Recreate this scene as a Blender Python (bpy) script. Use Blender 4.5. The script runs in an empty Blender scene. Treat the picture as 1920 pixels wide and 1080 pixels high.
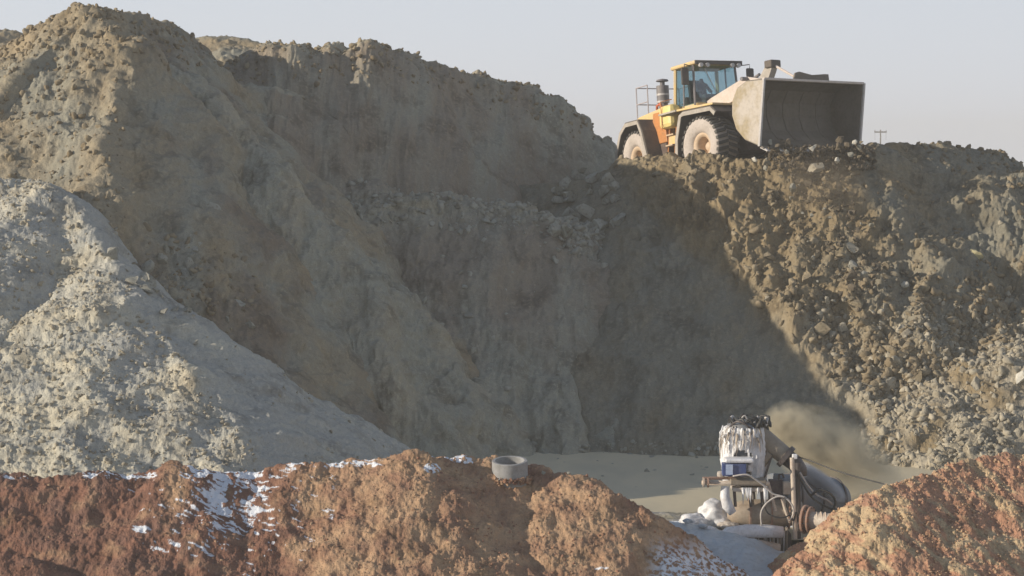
import bpy, math, random
import numpy as np
from mathutils import Vector, Matrix, Euler
R = math.radians
random.seed(7)
rng = np.random.RandomState(11)
sc = bpy.context.scene
COL = sc.collection

# ------------------------------------------------------------------ camera
F = 4576.0
CZ = 9.0
HOR = 306.0          # picture row of the true horizon
PITCH = math.atan((540 - HOR) / F)
cam_d = bpy.data.cameras.new('camera')
cam = bpy.data.objects.new('camera', cam_d)
COL.objects.link(cam)
cam.location = (0, 0, CZ)
cam.rotation_euler = (math.pi / 2 - PITCH, 0, 0)
cam_d.sensor_width = 36
cam_d.lens = 36 * F / 1920
cam_d.clip_start = 0.5
cam_d.clip_end = 5000
sc.camera = cam

def P(px, py, Y):
    """world point on the ray of a picture position at ground distance Y"""
    a = (px - 960) / F
    b = (540 - py) / F
    dy = math.cos(PITCH) + b * math.sin(PITCH)
    dz = -math.sin(PITCH) + b * math.cos(PITCH)
    t = Y / dy
    return Vector((a * t, Y, CZ + dz * t))

# ------------------------------------------------------------------ light
SUN_AZ = R(15)     # towards the camera side, from the left
SUN_EL = R(16)
world = bpy.data.worlds.new('World')
sc.world = world
world.use_nodes = True
wn = world.node_tree
bg = wn.nodes['Background']
sky = wn.nodes.new('ShaderNodeTexSky')
sky.sky_type = 'NISHITA'
sky.sun_disc = False
sky.sun_elevation = SUN_EL
sky.sun_rotation = R(105)
sky.altitude = 0
sky.air_density = 1.0
sky.dust_density = 0.4
sky.ozone_density = 2.0
veil = wn.nodes.new('ShaderNodeMix'); veil.data_type = 'RGBA'      # thin high winter veil over the clear sky
geo = wn.nodes.new('ShaderNodeNewGeometry'); sxyz = wn.nodes.new('ShaderNodeSeparateXYZ'); wn.links.new(geo.outputs['Normal'], sxyz.inputs[0])
vr = wn.nodes.new('ShaderNodeMapRange'); vr.inputs[1].default_value = 0.02; vr.inputs[2].default_value = 0.55; vr.inputs[3].default_value = 0.85; vr.inputs[4].default_value = 0.10
vab = wn.nodes.new('ShaderNodeMath'); vab.operation = 'ABSOLUTE'; wn.links.new(sxyz.outputs[2], vab.inputs[0])
wn.links.new(vab.outputs[0], vr.inputs[0]); wn.links.new(vr.outputs[0], veil.inputs[0])
wn.links.new(sky.outputs[0], veil.inputs[6]); veil.inputs[7].default_value = (7.45, 7.8, 8.8, 1)
wn.links.new(veil.outputs[2], bg.inputs['Color'])
bg.inputs['Strength'].default_value = 0.1
sun_d = bpy.data.lights.new('sun', 'SUN')
sun_d.energy = 5.0
sun_d.angle = R(0.5)
sun_d.color = (1.0, 0.88, 0.72)
sun = bpy.data.objects.new('sun', sun_d)
COL.objects.link(sun)
sdir = Vector((-math.cos(SUN_AZ) * math.cos(SUN_EL), -math.sin(SUN_AZ) * math.cos(SUN_EL), math.sin(SUN_EL)))
sun.rotation_euler = sdir.to_track_quat('Z', 'Y').to_euler()
sun.location = (-40, 20, 40)
sc.view_settings.view_transform = 'Standard'
sc.view_settings.look = 'None'
sc.view_settings.gamma = 1
sc.view_settings.exposure = 0.0
sc.cycles.volume_bounces = 1

# ------------------------------------------------------------------ noise
U = np.uint32
def _hi(ix, iy, seed):
    n = ix * U(374761393) + iy * U(668265263) + U((seed * 982451653) & 0xFFFFFFFF)
    n = (n ^ (n >> U(13))) * U(1274126177)
    n = n ^ (n >> U(16)); n = n * U(2246822519)
    return n ^ (n >> U(15))

_GA = np.arange(256) * (2 * np.pi / 256)
_GC = np.cos(_GA).astype(np.float32); _GS = np.sin(_GA).astype(np.float32)
def perlin(x, y, seed=0):
    x = np.asarray(x, np.float32) + np.float32(4000); y = np.asarray(y, np.float32) + np.float32(4000)
    x0 = np.floor(x); y0 = np.floor(y)
    fx = x - x0; fy = y - y0
    ix = x0.astype(U); iy = y0.astype(U)
    ux = fx * fx * fx * (fx * (fx * 6 - 15) + 10); uy = fy * fy * fy * (fy * (fy * 6 - 15) + 10)
    def g(dx, dy):
        a = _hi(ix + U(dx), iy + U(dy), seed) & U(255)
        return _GC[a] * (fx - dx) + _GS[a] * (fy - dy)
    a = g(0, 0); b = g(1, 0); c = g(0, 1); d = g(1, 1)
    ab = a + (b - a) * ux
    return (ab + ((c + (d - c) * ux) - ab) * uy) * np.float32(1.5)

def fbm(x, y, seed=0, o=4, gain=0.5):
    x = np.asarray(x, np.float32); y = np.asarray(y, np.float32)
    s = 0; a = 1.0; f = 1.0
    for k in range(o):
        s = s + np.float32(a) * perlin(x * np.float32(f) + np.float32(17.3 * k), y * np.float32(f) - np.float32(9.1 * k), seed + k)
        a *= gain; f *= 2.03
    return s

def clods(x, y, cell, seed, dens=0.7, rmin=0.2, rmax=0.6):
    """height of half buried lumps, one per cell"""
    x = np.asarray(x, np.float32) / np.float32(cell); y = np.asarray(y, np.float32) / np.float32(cell)
    wx = x + np.float32(0.22) * perlin(x * 1.9, y * 1.9, seed + 50) + np.float32(9000)
    wy = y + np.float32(0.22) * perlin(x * 1.9 + 31, y * 1.9, seed + 51) + np.float32(9000)
    ix = np.floor(wx); iy = np.floor(wy)
    fx = wx - ix; fy = wy - iy; ix = ix.astype(U); iy = iy.astype(U)
    best = np.zeros_like(wx)
    for dx in (-1, 0, 1):
        for dy in (-1, 0, 1):
            h = _hi(ix + U(dx & 0xFFFFFFFF), iy + U(dy & 0xFFFFFFFF), seed)
            qx = (h & U(255)).astype(np.float32) * np.float32(1 / 255.) + (dx - fx)
            qy = ((h >> U(8)) & U(255)).astype(np.float32) * np.float32(1 / 255.) + (dy - fy)
            hr = ((h >> U(16)) & U(255)).astype(np.float32) * np.float32(1 / 255.)
            r = rmin + (rmax - rmin) * hr * hr
            r = np.where((h >> U(24)) < U(int(dens * 255)), r, 0)
            # tilted, flat topped blocks with broken corners
            m_ = ((h >> U(4)) & U(15)).astype(np.float32) * np.float32(0.42)
            cs_ = np.cos(m_); sn_ = np.sin(m_)
            ux = qx * cs_ - qy * sn_; uy = (qx * sn_ + qy * cs_) * 1.15
            dh = np.maximum(np.maximum(np.abs(ux), np.abs(uy)), 0.72 * (np.abs(ux) + np.abs(uy)))
            best = np.maximum(best, np.minimum((r * 0.95 - dh) * 1.5, 0.62 * r + 0.45 * ux - 0.3 * uy))
    return np.maximum(best, 0) * np.float32(cell)

def gully(x, w, seed, o=3):
    """sharp little ridges and rills"""
    s = 0; a = 1.0; f = 1.0
    for k in range(o):
        s = s + a * (1 - 2.2 * np.abs(perlin(x * f + 7 * k, w * f, seed + k))); a *= 0.5; f *= 2.1
    return s

def sstep(a, b, x):
    t = np.clip((x - a) / (b - a), 0, 1)
    return t * t * (3 - 2 * t)

# ------------------------------------------------------------------ ridges (angle-of-repose surfaces)
def ridge(X, Y, pts, sl=0.75, sr=None, flat=0.0, fs=0.15, rnd=0.25, e0=0.0, e1=0.0):
    """pts: 3D crest; sl slope on the camera side, sr slope on the far side"""
    if sr is None: sr = sl
    X = np.asarray(X, np.float32); Y = np.asarray(Y, np.float32)
    best = np.full(X.shape, -50.0, np.float32)
    ns = len(pts) - 1
    for k, (a, b) in enumerate(zip(pts[:-1], pts[1:])):
        dx, dy = b[0] - a[0], b[1] - a[1]
        L2 = dx * dx + dy * dy + 1e-9
        tr = ((X - a[0]) * dx + (Y - a[1]) * dy) / L2
        t = np.clip(tr, 0, 1); L = math.sqrt(L2)
        qx = X - (a[0] + t * dx); qy = Y - (a[1] + t * dy)
        d = np.sqrt(qx * qx + qy * qy)
        zr = a[2] + (b[2] - a[2]) * t
        cr = dx * qy - dy * qx
        w = np.clip(cr / (L * (d + 0.05)) * 0.9 + 0.5, 0, 1)
        s = sl + (sr - sl) * w * w * (3 - 2 * w)
        dd = np.sqrt(d * d + rnd * rnd) - rnd
        prof = np.where(dd < flat, dd * fs, flat * fs + (dd - flat) * s)
        best = np.maximum(best, zr - prof)
    for e, p, q in ((e0, pts[0], pts[1]), (e1, pts[-1], pts[-2])):
        if e:
            dx, dy = p[0] - q[0], p[1] - q[1]; L = math.hypot(dx, dy)
            best = best - e * np.maximum(((X - p[0]) * dx + (Y - p[1]) * dy) / L, 0)
    return best

def PL(*a):
    return [tuple(P(*q)) for q in a]

def warp(X, Y, amp, sc_, seed):
    return X + amp * fbm(X / sc_, Y / sc_, seed, 3), Y + amp * fbm(X / sc_ + 40, Y / sc_, seed + 9, 3)

# left brown heap
R1_front = PL((180, 22, 80), (232, 62, 78.5), (228, 200, 74.6), (205, 345, 70.6), (235, 500, 68.2), (300, 700, 65.0))
R1_left = PL((180, 22, 80), (112, 38, 81), (50, 76, 83), (0, 95, 84), (-160, 120, 86), (-500, 130, 88))
R1_right = PL((180, 22, 80), (255, 32, 82), (340, 82, 84.5), (420, 132, 86.5), (500, 185, 88), (560, 222, 88.5), (640, 310, 88.5))
R1_back = PL((255, 32, 82), (285, 45, 90), (310, 62, 97))
def f_left(X, Y):
    x, y = warp(X, Y, 0.55, 5.0, 3)
    h = ridge(x, y, R1_front, 0.72, 1.15, rnd=0.15)
    h = np.maximum(h, ridge(x, y, R1_left[::-1], 0.78, 0.7, rnd=0.5, e1=1.2))
    h = np.maximum(h, ridge(x, y, R1_right, 1.3, 0.7, rnd=0.2))
    h = np.maximum(h, ridge(x, y, R1_back, 1.0, 0.9, rnd=0.2))
    return h
# spur that bulges from the shaded flank
R1_spur = PL((290, 112, 80.5), (385, 185, 80), (440, 330, 77.5), (475, 480, 75), (500, 600, 73))
def f_spur(X, Y):
    x, y = warp(X, Y, 0.7, 3.0, 23)
    return ridge(x, y, R1_spur, 1.0, 1.15, rnd=0.8, e1=0.5)
# pale grey heap in front of it
R2_main = PL((105, 350, 69.4), (200, 480, 66.8), (290, 620, 64.4), (372, 690, 63.0), (350, 745, 62.2), (375, 820, 60.6), (405, 880, 59.4))
R2_left = PL((105, 350, 69.4), (40, 345, 70), (-60, 330, 71), (-400, 330, 72))
def f_pale(X, Y):
    x, y = warp(X, Y, 0.3, 3.5, 5)
    h = ridge(x, y, R2_main, 0.66, 0.68, rnd=0.12)
    h = np.maximum(h, ridge(x, y, R2_left[::-1], 0.6, 0.6, rnd=0.5, e1=0.5))
    return h
# back wall
R3_crest = PL((470, 215, 88), (505, 170, 89.5), (560, 92, 92), (640, 84, 93), (700, 92, 94), (800, 130, 96), (870, 152, 97), (905, 158, 98), (960, 180, 98.5), (1005, 218, 99), (1050, 262, 99.5), (1085, 310, 100), (1150, 380, 100))
R3_bench = PL((600, 330, 87.5), (680, 345, 86.8), (760, 368, 86.4), (850, 377, 86), (950, 386, 86), (1040, 412, 86), (1110, 440, 86), (1200, 470, 86))
def f_back(X, Y):
    x, y = warp(X, Y, 0.35, 4.0, 13)
    h = ridge(x, y, R3_crest, 1.25, 0.7, flat=1.6, fs=0.12, rnd=0.3)
    return h
def f_bench(X, Y):
    x, y = warp(X, Y, 0.6, 3.0, 33)
    return ridge(x, y, R3_bench, 0.78, 0.6, flat=0.8, fs=0.2, rnd=0.3) + 0.22 * fbm(X / 3.2, Y / 6.0, 71, 3)
# far ridges behind
R4 = PL((230, 90, 116), (340, 74, 115), (450, 70, 114), (500, 82, 113), (545, 100, 112), (600, 125, 112), (700, 150, 113))
R4b = PL((-200, 60, 116), (-60, 50, 115), (0, 58, 114), (40, 72, 114), (120, 100, 114))
def f_far(X, Y):
    x, y = warp(X, Y, 0.6, 4.0, 43)
    return np.maximum(ridge(x, y, R4, 0.5, 0.6, rnd=0.8), ridge(x, y, R4b, 0.5, 0.6, rnd=0.8))
# right heap with the loader's bench on top
R5_rim = PL((1128, 330, 95), (1160, 305, 91), (1200, 301, 89), (1300, 303, 86.8), (1400, 303, 85.9), (1450, 290, 86.0), (1520, 282, 86.0), (1610, 280, 86.4), (1650, 276, 87.5))
R5_berm = PL((1600, 300, 86.6), (1650, 270, 89.5), (1740, 268, 91.5), (1800, 276, 92.6), (1850, 278, 94), (1885, 300, 95), (1935, 335, 97), (2080, 400, 98), (2400, 420, 98))
def plat(X, Y):
    return 8.52 - 0.095 * (Y - 88)
def f_right(X, Y):
    x, y = warp(X, Y, 0.3, 3.0, 53)
    h = ridge(x, y, R5_rim, 0.80, 1.2, rnd=0.25)
    h = np.maximum(h, ridge(x, y, R5_berm, 0.72, 0.7, rnd=0.3))
    inside = np.minimum(Y - (86.5 + 0.9 * np.maximum(6.0 - X, 0)), 106 - Y)
    pl = np.minimum(plat(X, Y), plat(X, Y) + 0.9 * inside)
    return np.maximum(h, np.where(X > -5, pl, -50))
R6 = PL((2300, 480, 83), (2120, 560, 80), (1960, 640, 77.5))
def f_fan(X, Y):
    x, y = warp(X, Y, 0.7, 3.5, 63)
    return ridge(x, y, R6, 0.44, 0.6, rnd=1.5)
# near shore of the pond
R7 = PL((700, 930, 62), (1000, 950, 61.8), (1240, 962, 61.4), (1340, 965, 61.2), (1450, 960, 61.4), (1650, 925, 63.5), (1800, 900, 66))
def f_shore(X, Y):
    x, y = warp(X, Y, 0.3, 2.0, 73)
    return ridge(x, y, R7, 0.14, 0.35, rnd=0.3)
# foreground red mounds
R8 = PL((-350, 870, 55), (-80, 888, 55), (60, 893, 55), (180, 888, 55), (290, 884, 55.2), (338, 866, 55), (400, 884, 55.2), (480, 884, 55.4), (560, 874, 55.2), (640, 866, 55.2), (700, 862, 55), (770, 846, 54.8), (810, 856, 55.2), (865, 850, 55.6), (930, 856, 55.8), (1010, 878, 55.6), (1080, 888, 55), (1130, 915, 54.6), (1195, 948, 54.2), (1232, 985, 54.0))
R8b = PL((338, 866, 55), (330, 900, 54.4), (318, 950, 53.6))
R8c = PL((770, 846, 54.8), (790, 900, 54.0), (800, 960, 53.2))
R8d = PL((1195, 948, 54.2), (1205, 1000, 53.6), (1225, 1060, 52.9), (1240, 1100, 52.4))
R8e = PL((-120, 1010, 52.4), (20, 1046, 51.9), (85, 1056, 51.8), (120, 1110, 51.2))
R8f = PL((300, 1010, 53.0), (360, 1050, 52.4), (420, 1100, 51.8))
def f_red(X, Y):
    x, y = warp(X, Y, 0.14, 1.3, 83)
    h = ridge(x, y, R8, 0.60, 0.7, rnd=0.12, e1=0.7)
    h = np.maximum(h, ridge(x, y, R8b, 0.85, 0.85, rnd=0.1))
    h = np.maximum(h, ridge(x, y, R8c, 0.8, 0.7, rnd=0.3))
    h = np.maximum(h, ridge(x, y, R8d, 1.0, 0.7, rnd=0.15))
    h = np.maximum(h, ridge(x, y, R8e, 0.7, 0.7, rnd=0.2))
    return h + 0.10 * fbm(X / 0.9, Y / 0.9, 91, 3)
R9 = PL((1440, 1100, 53.4), (1492, 1046, 54.0), (1548, 1000, 54.4), (1600, 956, 54.8), (1650, 914, 55.2), (1700, 898, 55.8), (1745, 884, 56.4), (1800, 866, 57), (1900, 852, 57.5), (2000, 846, 58), (2300, 840, 58))
R9b = PL((1650, 914, 55.2), (1640, 980, 54.0), (1600, 1060, 52.8), (1560, 1120, 52.0))
def f_red2(X, Y):
    x, y = warp(X, Y, 0.12, 1.3, 93)
    h = ridge(x, y, R9, 0.56, 1.5, rnd=0.1, e0=1.8)
    h = np.maximum(h, ridge(x, y, R9b, 0.85, 0.75, rnd=0.3, e0=0.8))
    return h + 0.10 * fbm(X / 1.0, Y / 1.0, 95, 3)

FIELDS = dict(left=f_left, spur=f_spur, pale=f_pale, back=f_back, bench=f_bench, far=f_far, right=f_right, fan=f_fan, shore=f_shore, red=f_red, red2=f_red2)
def Hall(X, Y):
    X = np.asarray(X, float); Y = np.asarray(Y, float)
    h = np.full(X.shape, -1.0)
    for f in FIELDS.values(): h = np.maximum(h, f(X, Y))
    return h

# ------------------------------------------------------------------ materials
def nodes_of(m):
    m.use_nodes = True
    return m.node_tree.nodes, m.node_tree.links, m.node_tree.nodes['Principled BSDF']

def rgb(c): return (c[0], c[1], c[2], 1)

def mix(nt, a, b, fac, blend='MIX'):
    n = nt.nodes.new('ShaderNodeMix'); n.data_type = 'RGBA'; n.blend_type = blend
    for sock, v in ((n.inputs[6], a), (n.inputs[7], b)):
        if isinstance(v, tuple): sock.default_value = rgb(v)
        else: nt.links.new(v, sock)
    if isinstance(fac, (int, float)): n.inputs[0].default_value = fac
    else: nt.links.new(fac, n.inputs[0])
    return n.outputs[2]

def noise(nt, vec, scale, detail=4, rough=0.55, dist=0.0):
    n = nt.nodes.new('ShaderNodeTexNoise'); n.inputs['Scale'].default_value = scale
    n.inputs['Detail'].default_value = detail; n.inputs['Roughness'].default_value = rough
    n.inputs['Distortion'].default_value = dist
    if vec is not None: nt.links.new(vec, n.inputs['Vector'])
    return n.outputs['Fac']

def ramp(nt, fac, p0, p1):
    n = nt.nodes.new('ShaderNodeMapRange'); n.inputs[1].default_value = p0; n.inputs[2].default_value = p1
    nt.links.new(fac, n.inputs[0]); return n.outputs[0]

def coords(nt, sx=1, sy=1, sz=1):
    g = nt.nodes.new('ShaderNodeTexCoord')
    mp = nt.nodes.new('ShaderNodeMapping'); mp.inputs['Scale'].default_value = (sx, sy, sz)
    nt.links.new(g.outputs['Object'], mp.inputs['Vector']); return mp.outputs[0]

def bump(nt, h, strength, dist, prev=None):
    b = nt.nodes.new('ShaderNodeBump'); b.inputs['Strength'].default_value = strength; b.inputs['Distance'].default_value = dist
    nt.links.new(h, b.inputs['Height'])
    if prev is not None: nt.links.new(prev, b.inputs['Normal'])
    return b.outputs[0]

def soil(name, base, alt, third, snow=(0.80, 0.84, 0.9), fine=1.0, bstr=0.6):
    """R of 'tint' mixes towards alt, B towards third, G towards snow"""
    m = bpy.data.materials.new(name); N, L, b = nodes_of(m); nt = m.node_tree
    at = N.new('ShaderNodeAttribute'); at.attribute_name = 'tint'
    sp = N.new('ShaderNodeSeparateColor'); L.new(at.outputs['Color'], sp.inputs[0])
    v = coords(nt)
    n1 = noise(nt, v, 0.9 * fine, 6, 0.6)
    n2 = noise(nt, v, 6.0 * fine, 5, 0.65)
    n3 = noise(nt, v, 26.0 * fine, 4, 0.6)
    c = mix(nt, base, alt, sp.outputs[0])
    c = mix(nt, c, third, sp.outputs[2])
    dark = mix(nt, c, (0.62, 0.60, 0.58), 1.0, 'MULTIPLY')
    lite = mix(nt, c, (1.28, 1.25, 1.2), 1.0, 'MULTIPLY')
    c = mix(nt, dark, c, ramp(nt, n1, 0.34, 0.5))
    c = mix(nt, c, lite, ramp(nt, n2, 0.5, 0.72))
    c = mix(nt, c, dark, ramp(nt, n3, 0.52, 0.75))
    c = mix(nt, c, snow, sp.outputs[1])
    L.new(c, b.inputs['Base Color'])
    b.inputs['Roughness'].default_value = 0.95
    b.inputs['Specular IOR Level'].default_value = 0.15
    p = bump(nt, n2, bstr, 0.10)
    p = bump(nt, n3, bstr, 0.035, p)
    L.new(p, b.inputs['Normal'])
    return m

def paint(name, col, rough=0.5, dirt=(0.3, 0.26, 0.2), amount=0.5, metal=0.0, scale=3.0, bstr=0.15, lo=0.42, hi=0.68):
    m = bpy.data.materials.new(name); N, L, b = nodes_of(m); nt = m.node_tree
    v = coords(nt)
    n1 = noise(nt, v, scale, 6, 0.65); n2 = noise(nt, v, scale * 7, 4, 0.6)
    mx = N.new('ShaderNodeMath'); mx.operation = 'MULTIPLY'; mx.inputs[1].default_value = amount
    L.new(ramp(nt, n1, lo, hi), mx.inputs[0])
    c = mix(nt, col, dirt, mx.outputs[0])
    c = mix(nt, c, mix(nt, c, (0.7, 0.7, 0.7), 1.0, 'MULTIPLY'), ramp(nt, n2, 0.5, 0.8))
    L.new(c, b.inputs['Base Color']); b.inputs['Roughness'].default_value = rough; b.inputs['Metallic'].default_value = metal
    L.new(bump(nt, n2, bstr, 0.02), b.inputs['Normal'])
    return m

M = {}
M['brown'] = soil('brown_earth', (0.33, 0.27, 0.18), (0.29, 0.285, 0.235), (0.225, 0.185, 0.14))
M['pale'] = soil('pale_grey_sand', (0.55, 0.525, 0.43), (0.41, 0.41, 0.375), (0.50, 0.455, 0.35))
M['wall'] = soil('dark_cut_earth', (0.27, 0.232, 0.182), (0.31, 0.305, 0.25), (0.38, 0.345, 0.26), bstr=0.5)
M['right'] = soil('clodded_earth', (0.27, 0.213, 0.13), (0.24, 0.23, 0.185), (0.40, 0.36, 0.28))
M['red'] = soil('red_earth', (0.265, 0.14, 0.098), (0.48, 0.32, 0.20), (0.20, 0.12, 0.095), fine=1.6)
M['red2'] = soil('orange_earth', (0.50, 0.28, 0.18), (0.59, 0.445, 0.275), (0.34, 0.20, 0.145), fine=1.6)
M['ground'] = soil('pit_floor_earth', (0.36, 0.33, 0.25), (0.4, 0.4, 0.4), (0.3, 0.25, 0.2))

def tag(o, label=None, cat=None, group=None, kind=None):
    if label: o['label'] = label
    if cat: o['category'] = cat
    if group: o['group'] = group
    if kind: o['kind'] = kind
    return o

def grid_mesh(name, V, nr, nc, keep, tint, mat, smooth=True):
    """V (nr,nc,3); keep bool per face"""
    idx = np.arange(nr * nc).reshape(nr, nc)
    f = np.stack([idx[:-1, :-1], idx[:-1, 1:], idx[1:, 1:], idx[1:, :-1]], -1)[keep]
    used = np.zeros(nr * nc, bool); used[f.ravel()] = True
    remap = np.cumsum(used) - 1
    v = V.reshape(-1, 3)[used]; f = remap[f]
    me = bpy.data.meshes.new(name)
    me.vertices.add(len(v)); me.vertices.foreach_set('co', v.astype(np.float32).ravel())
    me.loops.add(len(f) * 4); me.loops.foreach_set('vertex_index', f.astype(np.int32).ravel())
    me.polygons.add(len(f)); me.polygons.foreach_set('loop_start', np.arange(0, len(f) * 4, 4, dtype=np.int32))
    me.polygons.foreach_set('loop_total', np.full(len(f), 4, np.int32))
    me.update(calc_edges=True)
    me.polygons.foreach_set('use_smooth', np.full(len(f), smooth))
    at = me.color_attributes.new('tint', 'FLOAT_COLOR', 'POINT')
    t = np.ones((len(v), 4), np.float32); t[:, :3] = tint.reshape(-1, 3)[used]
    at.data.foreach_set('color', t.ravel())
    me.materials.append(mat)
    o = bpy.data.objects.new(name, me); COL.objects.link(o)
    return o

JOBS = []; SURF = {}
def up(c, k, nr, nc):
    """bilinear upsampling of a coarse field"""
    r = np.linspace(0, c.shape[0] - 1, nr); q = np.linspace(0, c.shape[1] - 1, nc)
    r0 = np.minimum(r.astype(int), c.shape[0] - 2); q0 = np.minimum(q.astype(int), c.shape[1] - 2)
    fr = (r - r0)[:, None]; fq = (q - q0)[None]
    A = c[r0]; B = c[r0 + 1]
    return (A[:, q0] * (1 - fq) + A[:, q0 + 1] * fq) * (1 - fr) + (B[:, q0] * (1 - fq) + B[:, q0 + 1] * fq) * fr

def compute(key, pxr, Yr, nc, nr, disp, tintf, overlap):
    a = np.linspace((pxr[0] - 960) / F, (pxr[1] - 960) / F, nc)
    yy = np.linspace(Yr[0], Yr[1], nr)
    k = 5
    ac = np.linspace(a[0], a[-1], nc // k); yc = np.linspace(yy[0], yy[-1], nr // k)
    Ac, Yc = np.meshgrid(ac, yc); Xc = Ac * Yc
    own = FIELDS[key](Xc, Yc); oth = np.full(own.shape, -1.3)
    for q, f in FIELDS.items():
        if q != key: oth = np.maximum(oth, f(Xc, Yc))
    hc = up(own, k, nr, nc)
    kv = hc >= up(oth, k, nr, nc) - overlap
    kd = kv.copy()
    for _ in range(2):
        kd[1:] |= kd[:-1].copy(); kd[:-1] |= kd[1:].copy(); kd[:, 1:] |= kd[:, :-1].copy(); kd[:, :-1] |= kd[:, 1:].copy()
    A, Y = np.meshgrid(a, yy); X = A * Y
    h = hc.copy(); h[kd] = FIELDS[key](X[kd], Y[kd])
    hy_ = np.gradient(h, yy, axis=0); ha = np.gradient(h, a, axis=1)
    hx_ = ha / Y; hy_ = hy_ - hx_ * A
    # average the slope a little so that displacement does not fold
    sp = dict(X=X[kd], Y=Y[kd], h=h[kd], hx=np.clip(hx_[kd], -2, 2), hy=np.clip(hy_[kd], -2, 2))
    n = np.stack([-sp['hx'], -sp['hy'], np.ones_like(sp['h'])], -1); n /= np.linalg.norm(n, axis=-1, keepdims=True)
    sp['n'] = n; sp['W'] = 0.72 * (sp['Y'] + sp['h']); sp['px'] = 960 + F * sp['X'] / sp['Y']
    d = disp(sp); sp['d'] = d
    V = np.stack([X, Y, h], -1); V[kd] += n * d[..., None]
    T = np.zeros(V.shape); T[kd] = tintf(sp)
    keep = kv[:-1, :-1] | kv[1:, 1:] | kv[1:, :-1] | kv[:-1, 1:]
    return V, T, keep

def heap(key, name, mat, pxr, Yr, nc, nr, disp, tintf, label, overlap=0.8):
    JOBS.append((name, mat, label, nr, nc, (key, pxr, Yr, nc, nr, disp, tintf, overlap)))

def run_heaps():
    from concurrent.futures import ThreadPoolExecutor
    with ThreadPoolExecutor(4) as ex:
        fs = [ex.submit(compute, *j[5]) for j in JOBS]
        for j, f in zip(JOBS, fs):
            V, T, keep = f.result()
            SURF[j[5][0]] = (V, keep)
            tag(grid_mesh(j[0], V, j[3], j[4], keep, T, j[1]), j[2], kind='structure')

def row(sp):
    return HOR + F * (CZ - sp['h']) / sp['Y']

def blob(px, py, cx, cy, rx, ry, n=0):
    return np.clip(1.25 - np.sqrt(((px - cx) / rx) ** 2 + ((py - cy) / ry) ** 2) + n, 0, 1)

def T3(r, g, b):
    return np.clip(np.stack([r + 0 * b, g + 0 * b, b], -1), 0, 1)

# ---- left brown heap
def d_left(s):
    X, Y, W, px = s['X'], s['Y'], s['W'], s['px']; py = row(s)
    rough = np.clip(0.55 + fbm(X / 2.2, W / 2.2, 101, 3), 0.08, 1)
    lit = sstep(260, 215, px + 12 * fbm(X, Y, 9, 2))
    rough = np.maximum(rough * 0.75, 0) * (0.35 + 0.65 * lit)
    rub = blob(px, py, 350, 530, 130, 110, 0.3 * fbm(X, W, 77, 3))
    top = sstep(190, 60, py)
    rough = np.clip(rough + rub * 1.1 + 0.5 * top * (px < 330), 0, 1.5)
    d = 0.30 * fbm(X / 2.4, W / 3.0, 102, 4) + 0.08 * (1 - lit) * gully(X / 1.5 + 0.3 * fbm(X, W, 8, 2), W / 3.2, 108) + 0.05 * (1 - lit) * gully(X / 0.5, W / 0.8, 109)
    d = d + rough * (0.55 * clods(X, W, 0.62, 103, 0.45) + 0.6 * clods(X, W, 0.30, 104, 0.7) + 0.6 * clods(X, W, 0.15, 105, 0.8))
    d = d + 0.035 * fbm(X / 0.35, W / 0.5, 106, 4) + rub * 0.7 * clods(X, W, 0.8, 107, 0.5)
    return d
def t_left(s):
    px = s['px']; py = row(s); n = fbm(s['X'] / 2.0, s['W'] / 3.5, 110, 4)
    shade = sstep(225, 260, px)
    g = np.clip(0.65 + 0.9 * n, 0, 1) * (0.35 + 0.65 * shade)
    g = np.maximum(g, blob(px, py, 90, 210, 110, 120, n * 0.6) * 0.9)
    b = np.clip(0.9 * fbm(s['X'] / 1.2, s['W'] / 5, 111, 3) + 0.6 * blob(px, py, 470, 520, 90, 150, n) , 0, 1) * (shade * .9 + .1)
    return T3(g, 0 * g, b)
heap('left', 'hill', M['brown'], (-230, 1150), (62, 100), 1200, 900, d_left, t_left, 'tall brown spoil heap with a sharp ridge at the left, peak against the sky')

def d_spur(s):
    X, W = s['X'], s['W']
    return 0.27 * fbm(X / 1.8, W / 2.6, 202, 5) + 0.10 * gully(X / 1.4 + 0.3 * fbm(X, W, 8, 2), W / 2.2, 208) + 0.05 * gully(X / 0.45, W / 0.6, 209) + 0.10 * clods(X, W, 0.5, 203, 0.4) + 0.3 * clods(X, W, 0.22, 204, 0.5) * np.clip(fbm(X, W, 7, 2) + 0.3, 0, 1) + 0.03 * fbm(X / 0.3, W / 0.4, 205, 3)
def t_spur(s):
    n = fbm(s['X'] / 1.6, s['W'] / 4, 210, 4)
    return T3(np.clip(0.85 + 0.6 * n, 0, 1), 0 * n, np.clip(0.15 - n, 0, 1))
heap('spur', 'hill', M['wall'], (150, 1000), (64, 92), 850, 620, d_spur, t_spur, 'greyish bulging spur on the shaded flank of the left heap')

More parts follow.
